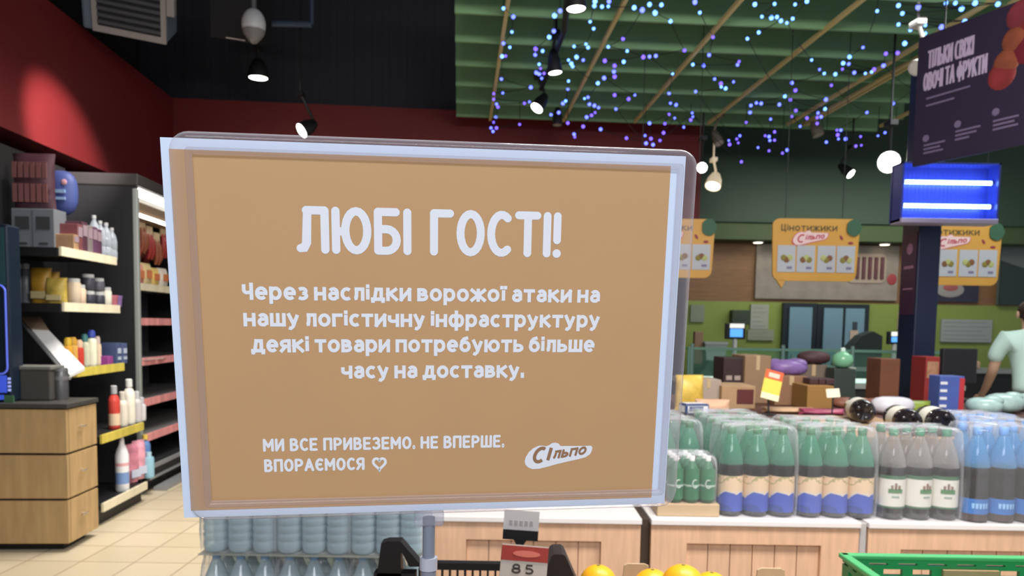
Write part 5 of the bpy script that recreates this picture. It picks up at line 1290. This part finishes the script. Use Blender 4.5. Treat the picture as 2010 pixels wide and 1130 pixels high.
# ---------------------------------------------------------------- clear water packs on the floor at left
xw0 = at(395, 1090, 2.66).x; xw1 = at(832, 1090, 2.66).x; wW = xw1 - xw0
for lvl in range(3):
    for j in range(3):
        nm = ('bottom', 'middle', 'top')[lvl] + ' layer'
        xx = xw0 + wW * (j + .5) / 3
        soda_pack('water', 3, 3, ('left', 'centre', 'right')[j] + ' pack of clear water bottles in the ' + nm + ' below the notice', (xx, 2.64, .05 + lvl * .315), 0, True, 'clear water packs')
for lvl in range(2):
    mk('layer_sheet', ('thin clear sheet between the lower water packs', 'thin clear sheet between the upper water packs')[lvl], 'sheet', MB().box(xw0, xw1, 2.63, 2.93, 0, .003), clear('layer_film', (226, 228, 226), (160, 162, 156), .45, .3), (0, 0, .3605 + lvl * .315))
pl = thing('pallet', 'low wooden pallet under the clear water packs', 'pallet', (xw0, 2.62, 0))
MB().box(0, wW, 0, .3, .03, .049).build('deck', M_wood, pl)
for x_ in (.05, wW / 2, wW - .05): MB().box(x_ - .04, x_ + .04, 0, .3, 0, .03).build('block', M_wood, pl)

# ================================================================ FRUIT STAND IN FRONT
fs = thing('fruit_stand', 'fruit stand top under the oranges and crates at the bottom edge', 'fruit stand', (0, 0, 0))
MB().box(-.9, 1.6, .5, 1.70, .86, .90, 0).build('top', mat('stand_brown', (120, 92, 70), .6), fs)
MB().box(-.85, 1.55, .6, 1.65, 0, .86, 0).build('base', M_dark, fs)
bpy.data.objects['lower_pole'].data  # pole foot stands on the stand top
ob = thing('fruit_box', 'cardboard fruit box holding the oranges', 'box', (.43, 1.2, .901))
MB().box(-.24, .27, 0, .45, 0, .006).box(-.24, -.234, 0, .45, 0, .045).box(.264, .27, 0, .45, 0, .045).box(-.24, .27, 0, .006, 0, .045).box(-.24, .27, .444, .45, 0, .045).build('box_body', M_card2, ob)
def tab(px0, px1, py, Y):
    a = at(px0, py, Y); b = at(px1, py, Y)
    return MB().prism([(a.x - .43, .03), (b.x - .43, .03), (b.x - .43 - .004, a.z - .901 - .004), (b.x - .43 - .012, a.z - .901), (a.x - .43 + .012, a.z - .901), (a.x - .43 + .004, a.z - .901 - .004)], Y - 1.2, Y - 1.2 + .006)
tab(1222, 1277, 1106, 1.648).build('box_tab', M_card2, ob)
tab(1484, 1544, 1115, 1.648).build('box_tab', M_card2, ob)
M_or = mat('orange_peel', (250, 178, 36), .4, var=.05, vs=10, bump=.15, bs=220)
for i, (px, py, Y, r, lbl) in enumerate(((1174, 1143, 1.50, .037, 'orange at the left beside the price card'), (1280, 1153, 1.47, .038, 'orange peeking up between two others'), (1340, 1148, 1.43, .041, 'largest, topmost orange in the box'), (1396, 1158, 1.46, .037, 'orange to the right of the largest one'))):
    p = at(px, py, Y)
    if i == 1: pass
    o = mk('orange', lbl, 'orange', MB().ell((0, 0, 0), r, r, r * .96, n=24, k=16), M_or, p, 0, 'oranges in the box', 60)
    MB().lathe([(.004, r * .94), (.004, r * .965), (.002, r * .97)], 8).build('stem_end', mat('orange_stem', (90, 110, 50), .7), o)
# hidden oranges that carry the visible ones
for i, (px, py, Y) in enumerate(((1180, 1215, 1.46), (1262, 1222, 1.42), (1335, 1222, 1.40), (1410, 1225, 1.42))):
    p = at(px, py, Y); p.z = .901 + .006 + .038
    o = mk('orange', ('lower orange under the left one', 'lower orange under the peeking one', 'lower orange under the largest one', 'lower orange under the right one')[i], 'orange', MB().ell((0, 0, 0), .038, .038, .037, n=20, k=12), M_or, p, 0, 'oranges in the box', 60)

# black folding crate behind the pole
kz = .901
kc = thing('black_crate', 'black plastic crate with slotted wall and high ends behind the pole', 'crate', (0, 0, kz))
def L_(px, py, Y): 
    p = at(px, py, Y); return (p.x, p.z - kz)
lft = [L_(738, 1140, 1.5), L_(748, 1066, 1.5), L_(760, 1062, 1.5), L_(786, 1062, 1.5), L_(824, 1106, 1.5), L_(824, 1112, 1.5), L_(803, 1112, 1.5), L_(789, 1084, 1.5), L_(786, 1088, 1.5), L_(788, 1140, 1.5)]
MB().prism([(a, b) for a, b in lft], 1.5, 1.53, 0).build('end_wall', M_black, kc)
q0 = L_(788, 1140, 1.5); 
MB().box(L_(738, 0, 1.5)[0], L_(824, 0, 1.5)[0], 1.5, 1.53, 0, L_(780, 1125, 1.5)[1]).build('end_foot', M_black, kc)
rgt = [L_(1062, 1140, 1.5), L_(1080, 1080, 1.5), L_(1086, 1076, 1.5), L_(1102, 1076, 1.5), L_(1108, 1080, 1.5), L_(1134, 1140, 1.5)]
MB().prism(rgt, 1.46, 1.53, 0).box(rgt[0][0], rgt[-1][0], 1.46, 1.53, 0, rgt[0][1]).build('end_wall', mat('crate_dark_brown', (46, 38, 36), .5), kc)
x0_, zt_ = L_(824, 1101, 1.52); x1_, _ = L_(1062, 1101, 1.52); zr = zt_ - .014
MB().box(x0_, x1_, 1.51, 1.53, zr, zt_).box(x0_, x1_, 1.51, 1.53, 0, .03).build('rail', M_black, kc)
n = 17
for i in range(n):
    x = x0_ + (x1_ - x0_) * i / (n - 1)
    MB().box(x - .002, x + .002, 1.513, 1.527, .03, zr).build('bar', M_black, kc)

# price card holders
p = at(1030, 1101, 1.30); 
pc = thing('price_holder', 'price card with red header reading 85 in front of black crate', 'price card', (p.x, 1.30, .901))
Mx = Matrix.Translation((0, 0, p.z - .901)) @ Matrix.Rotation(R(4), 4, 'Y') @ Matrix.Rotation(R(-14), 4, 'X') @ Matrix.Rotation(R(6), 4, 'Z')
Mx = Mx @ Matrix.Rotation(R(0), 4, 'X')
MB().box(-.042, .040, -.002, .002, -.036, .027, 0, M=Mx).build('card', mat('price_white', (206, 196, 182), .5), pc)
MB().box(-.042, .040, -.003, -.002, .0, .025, 0, M=Mx).build('red_header', mat('price_red', (168, 56, 44), .5), pc)
MB().prism([(.002 + .024 * math.cos(u_), .0125 + .0055 * math.sin(u_)) for u_ in np.linspace(0, 2 * PI, 20, endpoint=False)], -.0036, -.003, 0, M=Mx).build('header_logo', mat('price_logo', (222, 120, 100), .5), pc)
mb = MB(); text(mb, '85', -.022, .016, -.022, .017, .0034, T=lambda a, b, d: Mx @ Vector((a, -.0028, b))); mb.build('digits', mat('price_digits', (70, 62, 58), .6), pc)
MB().box(-.044, .042, -.004, .004, -.048, -.036, 0, M=Mx).tube([Mx @ Vector((0, 0, -.04)), (0, .01, .0)], .004, 8).build('holder', M_black, pc)
p = at(1023, 1028, 1.62)
pc2 = thing('price_holder', 'white price card on a black stem just below the notice', 'price card', (p.x, 1.62, .901))
Mx = Matrix.Translation((0, 0, p.z - .901)) @ Matrix.Rotation(R(3), 4, 'Y')
MB().box(-.038, .038, -.002, .002, -.014, .03, 0, M=Mx).build('card', mat('price_white2', (214, 210, 208), .5), pc2)
mb = MB()
for i in range(5): mb.box(-.026 + i * .011, -.019 + i * .011, -.003, -.002, -.004, .008, 0, M=Mx)
mb.build('faint_print', mat('faint_print', (176, 170, 170), .6), pc2)
MB().box(-.038, .038, -.005, .005, -.034, -.013, 0, M=Mx).prism([(-.014, -.034), (.014, -.034), (.005, -.05), (-.005, -.05)], -.004, .004, 0, M=Mx).tube([Mx @ Vector((0, 0, -.045)), (0, 0, 0)], .005, 8).build('holder', M_black, pc2)

# green crate at right
g0 = at(1656, 1092, 1.62)
gx, gzt = g0.x, g0.z
gc = thing('green_crate', 'green plastic crate with slotted walls at the bottom right', 'crate', (gx, 0, .901))
M_gc = mat('crate_green', (46, 140, 84), .4)
GH = gzt - .901
def slotted(mb, u0, u1, put, m=0):
    """wall with rows of slots: rails and short posts"""
    rows = [(0, .03), (GH * .30, GH * .42), (GH * .56, GH * .66), (GH * .78, GH * .86), (GH - .012, GH)]
    for a, b in rows: put(u0, u1, a, b)
    n = 9
    for r_ in range(len(rows) - 1):
        for i in range(n + 1):
            u = u0 + (u1 - u0) * (i + (.5 if r_ % 2 else 0)) / (n + .5)
            put(u, min(u + .022, u1), rows[r_][1], rows[r_ + 1][0])
def wall(name, u0, u1, fn):
    mb = MB(); slotted(mb, u0, u1, lambda a, b, c, d: fn(mb, a, b, c, d)); return mb.build(name, M_gc, gc)
wall('back_wall', 0, .60, lambda mb, a, b, c, d: mb.box(a, b, 1.615, 1.625, c, d))
wall('front_wall', 0, .60, lambda mb, a, b, c, d: mb.box(a, b, 1.225, 1.235, c, d))
wall('side_wall', 1.235, 1.615, lambda mb, a, b, c, d: mb.box(0, .008, a, b, c, d))
wall('side_wall', 1.235, 1.615, lambda mb, a, b, c, d: mb.box(.592, .60, a, b, c, d))
MB().box(-.006, .606, 1.612, 1.632, GH - .004, GH + .006, 0, b=.003).box(-.008, .012, 1.22, 1.63, GH - .004, GH + .006, 0, b=.003).box(.588, .608, 1.22, 1.63, GH - .004, GH + .006, 0, b=.003).box(-.006, .606, 1.218, 1.238, GH - .004, GH + .006, 0, b=.003).build('rim', mat('crate_rim_green', (76, 166, 104), .4), gc)
MB().box(0, .6, 1.23, 1.62, 0, .012).build('bottom', M_gc, gc)
MB().box(.21, .33, 1.606, 1.614, GH * .35, GH * .80).build('card_insert', M_card, gc)
